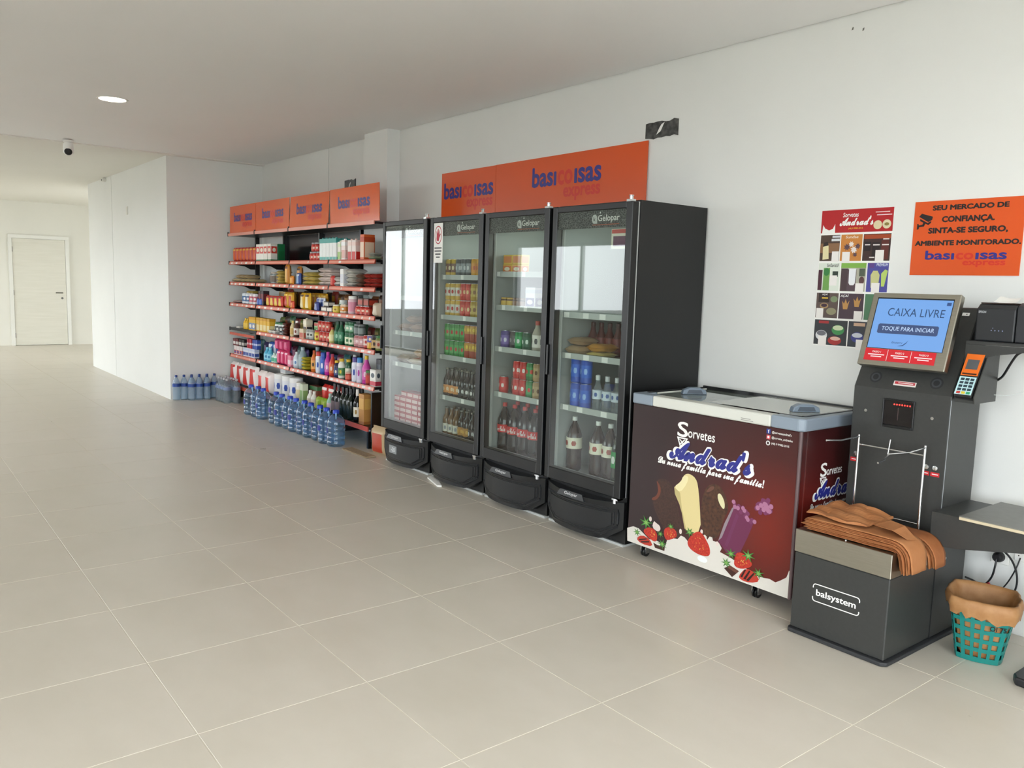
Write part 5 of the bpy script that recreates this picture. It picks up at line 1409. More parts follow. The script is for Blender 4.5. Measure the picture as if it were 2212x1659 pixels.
# ------------------------------------------------------------------ self checkout kiosk
def kiosk():
    x0, x1 = .012, .440
    t = thing('checkout_kiosk', 'dark grey self-checkout kiosk with a tilted touch screen', 'kiosk', (.226, -.45, 0))
    part('base_mat', MB().prism([(x0 - .008, -.13), (x0 - .008, -.80), (x0 + .005, -.822), (x1 - .005, -.822), (x1 + .016, -.80), (x1 + .016, -.13)], (0, 0, 0), (1, 0, 0), (0, 1, 0), .0005, .018), mat('#2b2c2f', .6), t, bevel=.005, seg=2)
    bxm = part('bagging_box', MB().box(x0 + .002, x1 - .002, -.803, -.418, .019, .358), M_KIOSK, t, bevel=.004)
    part('steel_tray', MB().box(x0, x1, -.805, -.424, .359, .459), M_STEEL, t, bevel=.002)
    part('tray_screw', MB().lathe([(.006, .459), (.006, .4615), (0, .462)], 10, .226, -.775), M_CHROME, t)
    # tower: vertical front, sloped head
    prof = [(-.417, .019), (-.417, 1.066), (-.224, 1.432), (-.135, 1.432), (-.135, .019)]
    tw = part('tower', MB().prism(prof, (x0, 0, 0), (0, 1, 0), (0, 0, 1), 0, x1 - x0), M_KIOSK, t, bevel=.004)
    part('side_seam', MB().box(x1 - .001, x1 + .0012, -.4165, -.4145, .46, 1.05), mat('#9aa0a6', .4), t)
    part('side_seam', MB().box(x1 - .001, x1 + .0012, -.4195, -.4165, .02, .36), mat('#1d1e20', .4), t)
    for yy, zz in ((-.372, .43), (-.335, .36)):
        part('side_screw', MB().lathe([(.006, x1), (.006, x1 + .003), (0, x1 + .0035)], 10, axis='x').move(0, yy, zz), M_CHROME, t)
    F = Plane((0, -.417, 0), parent=tw)
    B = Plane((0, -.803, 0), parent=bxm)
    # brand mark on the box
    wl = M_WHITE
    B.text('balsystem', .128, .308, .186, .222, wl, .02)
    r = .012
    def bracket(z0, s):
        # rounded bar: a long line that turns the corner at both ends
        pts = []
        for k in range(5):
            a = math.pi / 2 * k / 4
            pts.append((.113 + r - r * math.cos(a), z0 - s * r + s * r * math.sin(a)))
        pts += [(.322 - q[0] + .113, q[1]) for q in reversed(pts)]
        ends = [(pts[0][0], pts[0][1] - s * .006)] + pts + [(pts[-1][0], pts[-1][1] - s * .006)]
        return part('logo_frame', MB().tube([(p[0], -.8032, p[1]) for p in ends], .0022, 6), wl, bxm)
    bracket(.243, 1)
    bracket(.168, -1)
    # head plane: slope of the upper tower
    hz = Vector((0, .193, .366)).normalized()
    Hd = Plane((0, -.417, 1.066), (1, 0, 0), hz, tw)
    for cx in (.098, .384 - .02):
        Hd.disc('speaker_grille', cx, .052, .0275, .0275, mat('#232527', .5), .0008, parent=tw, n=24)
        Hd.polys('grille_rings', [ell(cx, .052, rr, rr, 20) for rr in (.020,)], mat('#3c3f43', .5), .0018, parent=tw)
        Hd.disc('grille_core', cx, .052, .013, .013, mat('#1f2123', .5), .0022, parent=tw)
    Hd.rect('brand_sticker', .185, .283, .022, .044, mat('#ddd7d2', .4), .001)
    Hd.rect('brand_sticker', .19, .278, .029, .041, mat('#b3313a', .4), .0014)
    Hd.lines('sticker_print', [(.205, .27, .033, .037)], mat('#e9d5d3', .5), .0018)
    Hd.rect('asset_sticker', .375, .405, .375, .390, M_PAPER, .001)
    Hd.lines('sticker_print', [(.392, .396, .380, .385)], M_INK, .0014)
    # scanner
    sc = part('scanner', MB().box(.155, .160, -.426, -.417, .900, 1.026).box(.288, .294, -.426, -.417, .900, 1.026).box(.160, .288, -.426, -.417, .900, .912).box(.160, .288, -.426, -.417, 1.018, 1.026), M_BLK2, t, bevel=.002)
    part('scanner_window', MB().box(.160, .288, -.420, -.4172, .912, 1.018), mat('#181416', .08), sc)
    P = Plane((0, -.4202, 0), parent=sc)
    lr = glow('scanner_led', '#ff2a22', 4)
    for i in range(7):
        P.disc('led', .205 + .0115 * i, 1.004, .0035, .0035, lr, .0004, n=8)
    P.lines('scanner_line', [(.222, .226, .935, .99)], mat('#4a3a3c', .3), .0004)
    for x, z in ((.077, .960), (.370, .965)):
        part('front_screw', MB().lathe([(.007, -.4205), (.0075, -.419), (.0075, -.417)], 12, axis='y').move(x, 0, z), M_CHROME, tw, smooth=True)
    # key locks and their red labels
    for x, zz, lx0, lx1 in ((.048, .758, .022, .058), (.366, .757, .348, .378), (.402, .757, .383, .42)):
        part('key_lock', MB().lathe([(.007, -.425), (.0105, -.424), (.0105, -.417)], 14, axis='y').move(x, 0, zz), M_CHROME, tw, smooth=True)
        F.rect('key_label', lx0, lx1, .720, .738, mat('#c0222a', .4), .001)
        F.lines('key_label_print', [(lx0 + .006, lx1 - .005, .7275, .7315)], mat('#eedadb', .5), .0014)
    # monitor
    ub, ut = Vector((0, -.459, 1.169)), Vector((0, -.358, 1.487))
    mz = (ut - ub).normalized()
    mh = (ut - ub).length
    mx0, mx1 = .038, .418
    nrm = Vector((1, 0, 0)).cross(mz)
    mo = part('monitor', MB().prism([(mx0, 0), (mx1, 0), (mx1, mh), (mx0, mh)], ub, (1, 0, 0), mz, -.036, 0), M_STEEL, t, bevel=.004, seg=2)
    part('monitor_bracket', MB().prism([(.15, .10), (.31, .10), (.31, .26), (.15, .26)], ub, (1, 0, 0), mz, -.07, -.0362), M_BLACK, t)
    Q = Plane(ub, (1, 0, 0), mz, mo)
    Q.rect('bezel', mx0 + .026, mx1 - .024, .078, mh - .022, M_BLK2, .0006)
    scr = Q.rect('screen', mx0 + .030, mx1 - .026, .080, mh - .028, glow('screen_blue', '#6f9fdc', .88), .0012)
    ink = mat('#28456f', .5)
    Q.text('CAIXA LIVRE', .125, .368, .228, .264, ink, -.006, lift=.002, parent=mo)
    rr = .008
    bb = [(.098 + rr - rr * math.cos(a), .148 + rr - rr * math.sin(a)) for a in [math.pi / 2 * k / 3 for k in range(4)]]
    btn = [(.096, .152), (.102, .147), (.352, .147), (.358, .152), (.358, .186), (.352, .191), (.102, .191), (.096, .186)]
    Q.poly('screen_button', btn, glow('button_navy', '#3c4f78', .8), .0020)
    Q.text('TOQUE PARA INICIAR', .114, .342, .158, .180, glow('button_text', '#b9d0ee', .85), .008, lift=.0028, parent=mo)
    Q.text('linserv', .172, .222, .104, .114, ink, .0, .25, lift=.002, parent=mo)
    Q.poly('screen_mark', [(.20, .093), (.222, .099), (.236, .112), (.243, .122), (.237, .108), (.224, .095)], ink, .002)
    Q.rect('screen_key', .368, .386, .282, .296, glow('key_navy', '#35538c', .7), .002)
    Q.rect('step_strip', .064, .372, .022, .0765, mat('#c9202c', .35), .001)
    for i in range(3):
        xa = .064 + .1027 * i
        if i:
            Q.rect('step_divider', xa - .0008, xa + .0008, .024, .074, M_WHITE, .0014)
        Q.text('PASSO %d' % (i + 1), xa + .034, xa + .072, .058, .066, M_WHITE, .012, lift=.0016, parent=mo)
        Q.lines('step_print', [(xa + .016, xa + .09, .047, .0515), (xa + .03, xa + .078, .038, .0425)], mat('#f0dcdc', .5), .0016)
    # chrome bag rack on the tray
    rk = part('bag_rack', MB().tube([(.083, -.470, .459), (.083, -.470, .855)], .0055, 10).tube([(.376, -.470, .459), (.376, -.470, .855)], .0055, 10)
              .tube([(.083, -.470, .812), (.376, -.470, .812)], .0035, 8).tube([(.083, -.470, .515), (.376, -.470, .515)], .0035, 8), M_CHROME, t, smooth=True)
    part('hook', MB().tube([(.083, -.472, .846), (.083, -.62, .842), (.062, -.70, .846)], .0042, 8), M_CHROME, rk, smooth=True)
    part('hook', MB().tube([(.225, -.473, .856), (.225, -.475, .79), (.225, -.51, .768), (.225, -.56, .762)], .0042, 8), M_CHROME, rk, smooth=True)
    part('hook', MB().tube([(.376, -.472, .846), (.372, -.60, .838), (.335, -.69, .834)], .0042, 8), M_CHROME, rk, smooth=True)
    # card reader cradle and printer bracket on the right side
    cr = part('card_cradle', MB().prism([(-.405, 1.058), (-.300, 1.235), (-.215, 1.235), (-.215, 1.058)], (x1, 0, 0), (0, 1, 0), (0, 0, 1), .001, .008)
              .prism([(-.405, 1.046), (-.405, 1.058), (-.300, 1.235), (-.285, 1.235), (-.385, 1.058), (-.385, 1.046)], (x1, 0, 0), (0, 1, 0), (0, 0, 1), .008, .086)
              .prism([(-.415, 1.046), (-.425, 1.075), (-.325, 1.245), (-.215, 1.245), (-.215, 1.046)], (x1, 0, 0), (0, 1, 0), (0, 0, 1), .086, .090), M_KIOSK, t)
    part('printer_bracket', MB().box(x1 + .001, .80, -.335, -.14, 1.285, 1.297).prism([(x1 + .001, 1.20), (.56, 1.245), (.78, 1.284), (x1 + .001, 1.284)], (0, -.335, 0), (1, 0, 0), (0, 0, 1), -.004, 0), M_KIOSK, t)
    # arm that carries the scale plate
    arm = part('scale_arm', MB().prism([(x1 + .001, .475), (.50, .455), (.56, .462), (1.05, .56), (1.05, .592), (x1 + .001, .592)], (0, -.50, 0), (1, 0, 0), (0, 0, 1), -.006, 0).box(x1 + .001, 1.05, -.494, -.15, .585, .592), M_KIOSK, t)
    return t
kiosk()
# card terminal in its cradle
def terminal():
    o = Vector((.4535, -.416, 1.062)); uz = Vector((0, .105, .177)).normalized(); n = Vector((1, 0, 0)).cross(uz)
    t = thing('card_terminal', 'orange and black card payment terminal leaning in its cradle', 'card reader', tuple(o))
    q = o + n * .004
    part('body', MB().prism([(0, 0), (.068, 0), (.070, .198), (-.001, .198)], q, (1, 0, 0), uz, 0, .022), mat('#1f2022', .4), t, bevel=.004)
    P = Plane(q + n * .022, (1, 0, 0), uz, t)
    c = P.poly('face_cover', [(.001, .096), (.067, .096), (.069, .196), (.0, .196)], mat('#e8701e', .35), .0012)
    P.rect('display', .011, .057, .125, .170, mat('#55585c', .2), .0018, parent=c)
    P.rect('slot', .006, .062, .100, .107, mat('#3a1c10', .4), .0018, parent=c)
    kp = P.rect('keypad', .001, .067, .008, .090, mat('#b9dbe0', .4), .0012)
    kc = mat('#263a44', .4)
    for i in range(3):
        for j in range(4):
            P.rect('key', .008 + .019 * i, .023 + .019 * i, .026 + .0155 * j, .037 + .0155 * j, kc, .0018, parent=kp)
    for i, h in enumerate(('#b8423a', '#d6c23a', '#2f9a6a')):
        P.rect('key', .008 + .019 * i, .023 + .019 * i, .011, .022, mat(h, .4), .0018, parent=kp)
terminal()
def printer():
    t = thing('receipt_printer', 'black receipt printer with a white paper slip on the kiosk bracket', 'printer', (.56, -.24, 1.298))
    b = part('body', MB().prism([(-.325, 1.30), (-.325, 1.432), (-.30, 1.452), (-.15, 1.452), (-.15, 1.30)], (.466, 0, 0), (0, 1, 0), (0, 0, 1), 0, .150), mat('#1f2125', .45), t, bevel=.006, seg=2)
    part('side_cover', MB().prism([(-.325, 1.30), (-.325, 1.445), (-.30, 1.46), (-.15, 1.46), (-.15, 1.30)], (.619, 0, 0), (0, 1, 0), (0, 0, 1), 0, .06), mat('#26282d', .45), t, bevel=.006, seg=2)
    part('top_cover', MB().box(.470, .614, -.30, -.16, 1.4525, 1.458), mat('#33241f', .35), t, bevel=.002)
    part('foot_plate', MB().box(.458, .70, -.336, -.145, 1.2975, 1.2995), mat('#15161a', .4), t)
    P = Plane((0, -.325, 0), parent=b)
    P.text('EPSON', .476, .504, 1.415, 1.424, mat('#c9cdd2', .4), .01)
    P.polys('indicator', [ell(.53 + .014 * i, 1.345, .0025, .0025, 8) for i in range(4)] + [ell(.535, 1.355, .0018, .0018, 8)], mat('#8a93b8', .4))
    part('paper_slip', MB().grid(lambda u, v: (.505 + .085 * u, -.27 + .075 * v ** .6, 1.459 + .034 * v - .012 * v * v * v + .004 * math.sin(5 * u + 2)), 8, 8), M_PAPER, t, smooth='all')
printer()
def scale():
    t = thing('scale_plate', 'grey scale platform with a pale edge beside the kiosk', 'scale', (.80, -.34, .593))
    part('edge', MB().box(.565, 1.02, -.545, -.145, .594, .606), mat('#c6b89c', .5), t, bevel=.002)
    part('top', MB().box(.566, 1.019, -.544, -.146, .606, .610), noisy('scale_top', '#6d6c67', '#757470', 30, .4), t)
    t2 = thing('scale_stand', 'black foot of the scale stand on the floor', 'stand', (1.0, -.36, 0))
    part('foot', MB().prism([(.80, -.50), (.82, -.535), (1.25, -.535), (1.25, -.17), (.80, -.17)], (0, 0, 0), (1, 0, 0), (0, 1, 0), .0005, .034), mat('#1b1c20', .35), t2, bevel=.008, seg=2)
    part('column', MB().box(.99, 1.04, -.40, -.33, .034, .583), mat('#1b1c20', .35), t2)
scale()

# kraft paper bags: two piles, drooping over the right edge of the tray
def kraft(name, c1, c2, seed):
    return noisy(name, c1, c2, 14, .75, bump=.25, bscale=40)
KR = [kraft('kraft_%d' % i, a, b, i) for i, (a, b) in enumerate((('#9a5c30', '#a96d40'), ('#8f5329', '#a06338'), ('#a3673a', '#b0774a')))]
def paper_bag(label, yc, wy, zl, xa, reach, drop, seed, m, group):
    rnd = random.Random(seed)
    ph = rnd.uniform(0, 6)
    sk = rnd.uniform(-.012, .012)
    xe = .452
    L1 = xe - xa - .035
    R = .03 + reach
    arc = R * math.pi / 2 * .9
    tot = L1 + arc + drop
    def pos(s):
        if s < L1:
            return xa + s, zl, 0
        s2 = s - L1
        if s2 < arc:
            a = s2 / R
            return xa + L1 + R * math.sin(a), zl - R * (1 - math.cos(a)), a
        a = arc / R
        s3 = s2 - arc
        return xa + L1 + R * math.sin(a) + s3 * math.cos(a) * .6, zl - R * (1 - math.cos(a)) - s3 * math.sin(a), a
    def fn(s):
        def g(u, v):
            x, z, a = pos(u * tot)
            wig = .0007 * math.sin(9 * v + ph) + .0006 * math.sin(23 * u + 2 * ph)
            nar = 1 - .22 * max(0, (u - .72) / .28)
            return (x + s * .0012 * math.sin(a), yc + sk * u + (v - .5) * wy * nar, z + wig * (1 if u > .1 else .5) + s * .0012 * math.cos(a))
        return g
    mb = MB().grid(fn(1), 22, 8)
    m2 = MB().grid(fn(-1), 22, 8)
    m2.f = [tuple(reversed(q)) for q in m2.f]
    n0 = len(mb.v)
    mb.add(m2.v, m2.f)
    w = 23
    rim = [i for i in range(w)] + [w * j + 22 for j in range(1, 9)] + [w * 8 + i for i in range(21, -1, -1)] + [w * j for j in range(7, 0, -1)]
    for a, b in zip(rim, rim[1:] + rim[:1]):
        mb.f.append((b, a, a + n0, b + n0))
    return solid('paper_bag', label, 'paper bag', mb, m, (.226, yc, zl), smooth='all', group=group)
for i in range(9):
    paper_bag('flat kraft paper bag drooping from the front pile on the steel tray', -.705 + random.uniform(-.006, .006), .155 + random.uniform(-.012, .006), .4655 + .0058 * i, .03 + random.uniform(-.012, .02), .0058 * i, .055 + random.uniform(-.012, .02), i, KR[i % 3], 'kraft bags of the front pile')
for i in range(7):
    paper_bag('flat kraft paper bag drooping from the rear pile under the bag rack', -.547 + random.uniform(-.004, .004), .112 + random.uniform(-.01, .004), .4655 + .0058 * i, .035 + random.uniform(-.012, .02), .0058 * i + .03, .045 + random.uniform(-.012, .015), 20 + i, KR[(i + 1) % 3], 'kraft bags of the rear pile')
def open_bag():
    def top(u, v):
        x = .02 + .27 * u
        y = -.745 + .22 * v
        lift = .034 * math.exp(-((u - .55) / .3) ** 2) * (v ** 1.4) + .02 * math.exp(-((u - .1) / .12) ** 2) * v + .007 * abs(math.sin(9 * u + 4 * v)) + .004 * math.sin(17 * v + 3 * u)
        return (x, y + .01 * math.sin(8 * u), .526 + lift)
    mb = MB().grid(top, 20, 12)
    m2 = MB().grid(lambda u, v: (top(u, v)[0], top(u, v)[1], .5235 + .002 * math.sin(7 * u)), 20, 12)
    m2.f = [tuple(reversed(q)) for q in m2.f]
    n0 = len(mb.v); mb.add(m2.v, m2.f); w = 21
    rim = [i for i in range(w)] + [w * j + 20 for j in range(1, 13)] + [w * 12 + i for i in range(19, -1, -1)] + [w * j for j in range(11, 0, -1)]
    for a, b in zip(rim, rim[1:] + rim[:1]):
        mb.f.append((b, a, a + n0, b + n0))
    return solid('paper_bag', 'crumpled half-open kraft paper bag on top of the piles', 'paper bag', mb, KR[2], (.16, -.64, .5235))
open_bag()
def fold():
    pts = [(.30, -.70, .524), (.40, -.735, .530), (.452, -.72, .505), (.462, -.66, .498), (.40, -.64, .535), (.33, -.62, .538)]
    mb = MB().add([(x, y, z + .008) for x, y, z in pts] + [(x, y, z + .0065) for x, y, z in pts], [(0, 1, 4, 5), (1, 2, 3, 4), (11, 10, 7, 6), (10, 9, 8, 7), (0, 6, 7, 1), (1, 7, 8, 2), (2, 8, 9, 3), (3, 9, 10, 4), (4, 10, 11, 5), (5, 11, 6, 0)])
    solid('paper_bag', 'torn folded kraft bag flap on top at the tray edge', 'paper bag', mb, KR[2], (.39, -.67, .526))
fold()

# ------------------------------------------------------------------ bin with liner
BCX, BCY = .618, -.362
def sqr(a, k=.55):
    return 1 + k * (1 / max(abs(math.cos(a)), abs(math.sin(a))) - 1)
def basket():
    t = thing('waste_basket', 'teal plastic lattice waste basket on the floor beside the kiosk', 'basket', (BCX, BCY, 0))
    NT_, h = 20, .245
    rot = .35
    def P(a, z, r0=.088, r1=.127, off=0):
        r = r0 + (r1 - r0) * z / h + off
        return (BCX + r * sqr(a, .5) * math.cos(a + rot), BCY + r * sqr(a, .5) * math.sin(a + rot), z + .001)
    vs, fs = [], []
    zs = [0, .022]
    for k in range(5):
        zs += [zs[-1] + .024, zs[-1] + .024 + .017]
    zs = zs[:11] + [h]
    A = []
    for i in range(NT_):
        a0 = 2 * math.pi * i / NT_
        A += [a0, a0 + 2 * math.pi / NT_ * .38]
    n = len(A)
    mb = MB()
    for off in (0, -.0035):
        base = len(mb.v)
        mb.v += [P(a, z, off=off) for z in zs for a in A]
        for j in range(len(zs) - 1):
            for i in range(n):
                hole = (j % 2 == 1) and (i % 2 == 1) and j < 10
                if hole:
                    continue
                q = (base + j * n + i, base + j * n + (i + 1) % n, base + (j + 1) * n + (i + 1) % n, base + (j + 1) * n + i)
                mb.f.append(q if off == 0 else tuple(reversed(q)))
    m = len(zs) * n
    for j in range(1, 10, 2):
        for i in range(1, n, 2):
            c = [j * n + i, j * n + (i + 1) % n, (j + 1) * n + (i + 1) % n, (j + 1) * n + i]
            for a, b in zip(c, c[1:] + c[:1]):
                mb.f.append((a, b, b + m, a + m))
    mb.f.append(tuple(reversed(range(n))))
    mb.f.append(tuple(range(m, m + n)))
    top = (len(zs) - 1) * n
    for i in range(n):
        mb.f.append((top + i, top + (i + 1) % n, m + top + (i + 1) % n, m + top + i))
    bo = part('body', mb, mat('#157a74', .4), t)
    # marker scrawl on the side towards the wall end
    a = -.95
    o = Vector(P(a - rot, .150, off=.002)); u2 = (Vector(P(a - rot + .5, .150, off=.002)) - o).normalized()
    zz = (Vector(P(a - rot, .2, off=.002)) - o).normalized()
    Plane(o, u2, zz, bo).text('OI 75', 0, .06, 0, .022, M_INK, .02, lift=.002)
    def Lp(a, r, z):
        return (BCX + r * sqr(a, .5) * math.cos(a + rot), BCY + r * sqr(a, .5) * math.sin(a + rot), z)
    rr = random.Random(2)
    wob = [rr.uniform(-1, 1) for _ in range(48)]
    prof = [(.070, .012), (.076, .02), (.094, .10), (.107, .19), (.114, .240), (.127, .268), (.135, .264), (.140, .244), (.137, .222), (.134, .208)]
    def fn(u, v):
        i = int(round(u * 48)) % 48
        f = v * (len(prof) - 1)
        k = min(int(f), len(prof) - 2); w = f - k
        r = prof[k][0] * (1 - w) + prof[k + 1][0] * w
        z = prof[k][1] * (1 - w) + prof[k + 1][1] * w
        amp = (.0028 if k < 4 else .0035)
        a = 2 * math.pi * u
        r2 = r + amp * wob[i] * (1 if k != 4 else .5)
        z2 = z + (.012 * wob[(i * 3) % 48] * (v - .8) / .2 if v > .8 else 0) + .018 * math.cos(a - 2.2) * max(0, v - .5) * 2
        return Lp(a, r2, z2)
    solid('bin_liner', 'brown kraft bag lining the teal basket, folded over its rim', 'bag', MB().grid(fn, 48, 18, closed_u=True), noisy('liner_kraft', '#96683c', '#ab7f52', 22, .6, bump=.3, bscale=60), (BCX, BCY, .01), smooth='all')
basket()

# ------------------------------------------------------------------ socket, plugs, cables
def sockets():
    t = thing('power_socket', 'white wall socket with two outlets low behind the kiosk', 'socket', (.56, -.01, .30))
    part('plate', MB().box(.498, .572, -.012, 0, .30, .415), M_WHITE, t, bevel=.003)
    p2 = part('plate', MB().box(.592, .70, -.014, 0, .335, .412), M_WHITE, t, bevel=.003)
    Plane((0, -.014, 0), parent=p2).polys('socket_holes', [ell(.61, .385, .003, .003, 8), ell(.618, .372, .003, .003, 8), ell(.61, .360, .003, .003, 8)], M_INK)
    bk = mat('#121317', .4)
    def plug(label, x, z, path):
        t = thing('power_cable', label, 'cable', (x, -.02, z))
        part('plug', MB().lathe([(.014, -.05), (.02, -.045), (.024, -.03), (.024, -.0165), (.02, -.0125)], 14, axis='y').move(x, 0, z), bk, t, smooth=True)
        part('cord', MB().tube(smoothp(path), .0042, 8), bk, t, smooth=True)
        return t
    def smoothp(p):
        p = [Vector(q) for q in p]
        for _ in range(3):
            out = [p[0]]
            for a, b in zip(p, p[1:]):
                out += [a * .75 + b * .25, a * .25 + b * .75]
            p = out + [p[-1]]
        return p
    plug('black power plug and cord in the upper outlet', .525, .385, [(.525, -.045, .385), (.56, -.055, .38), (.60, -.045, .34), (.625, -.04, .27), (.62, -.04, .2), (.58, -.05, .10), (.57, -.06, .012)])
    a = plug('black power plug in the lower outlet with a red tagged cord', .535, .335, [(.535, -.045, .335), (.535, -.055, .29), (.525, -.05, .24), (.50, -.055, .20), (.46, -.06, .15), (.44, -.07, .10), (.47, -.08, .012)])
    mb = MB().box(-.006, .006, -.006, .006, -.03, .03)
    q = Matrix.Rotation(math.radians(52), 4, 'Y')
    mb.v = [tuple(q @ Vector(p) + Vector((.495, -.054, .195))) for p in mb.v]
    part('cord_tag', mb, mat('#b3202c', .4), a, label='red tag wrapped round the cord')
    t = thing('data_cable', 'thin black cable hanging from the second socket to the floor', 'cable', (.615, -.03, .34))
    part('cord', MB().tube(smoothp([(.618, -.016, .352), (.61, -.03, .30), (.58, -.035, .22), (.545, -.04, .17), (.51, -.05, .14), (.50, -.07, .012)]), .003, 8), bk, t, smooth=True)
    t = thing('data_cable', 'black cable running from the printer down to the card reader', 'cable', (.62, -.27, 1.28))
    part('connector', MB().box(.604, .63, -.300, -.285, 1.262, 1.276), mat('#c9ccd0', .4), t)
    part('cord', MB().tube(smoothp([(.80, -.26, 1.284 - .01), (.70, -.29, 1.27), (.63, -.29, 1.268), (.60, -.28, 1.22), (.565, -.25, 1.16), (.534, -.205, 1.14), (.50, -.19, 1.12)]), .005, 8), bk, t, smooth=True)
    t = thing('charger_cable', 'thin pale cable curving from the wall to the card reader', 'cable', (.60, -.15, 1.1))
    part('cord', MB().tube(smoothp([(.532, -.24, 1.075), (.57, -.16, 1.07), (.66, -.10, 1.12), (.76, -.05, 1.22), (.84, -.02, 1.30)]), .0014, 6), mat('#c3c7c6', .4), t, smooth=True)
    t = thing('floor_cable', 'black cable lying from the kiosk back towards the wall', 'cable', (.50, -.06, .2))
    part('cord', MB().tube(smoothp([(.445, -.125, .235), (.47, -.08, .215), (.50, -.03, .17), (.53, -.02, .1), (.54, -.03, .012)]), .004, 8), bk, t, smooth=True)
sockets()

# ------------------------------------------------------------------ price poster and security sign
def security_sign():
    x0, x1, z0, z1 = .017, .492, 1.576, 1.917
    t = thing('security_sign', 'orange wall sign announcing a monitored room', 'sign', ((x0 + x1) / 2, -.003, z0))
    p = part('panel', MB().box(x0, x1, -.0045, -.0005, z0, z1), M_ORANGE, t)
    P = Plane((0, -.0045, 0), parent=p)
    P.text('SEU MERCADO DE', .100, .428, 1.873, 1.897, M_INK, .05)
    P.text('CONFIANÇA.', .146, .374, 1.812, 1.846, M_INK, .05)
    P.text('SINTA-SE SEGURO,', .088, .432, 1.764, 1.795, M_INK, .05)
    P.text('AMBIENTE MONITORADO.', .031, .489, 1.712, 1.736, M_INK, .05)
    logo(P, .084, .438, 1.647, 1.690)
    c = [(.040, 1.848), (.052, 1.862), (.104, 1.846), (.102, 1.832), (.085, 1.822)]
    P.poly('camera_symbol', c, M_INK, .001)
    P.poly('camera_symbol', [(.046, 1.838), (.046, 1.828), (.086, 1.808), (.098, 1.818), (.098, 1.826), (.082, 1.818)], M_INK, .001)
    P.poly('camera_symbol', [(.062, 1.820), (.072, 1.816), (.066, 1.802), (.044, 1.800), (.042, 1.790), (.034, 1.788), (.034, 1.815), (.040, 1.815), (.042, 1.808), (.058, 1.811)], M_INK, .001)
security_sign()

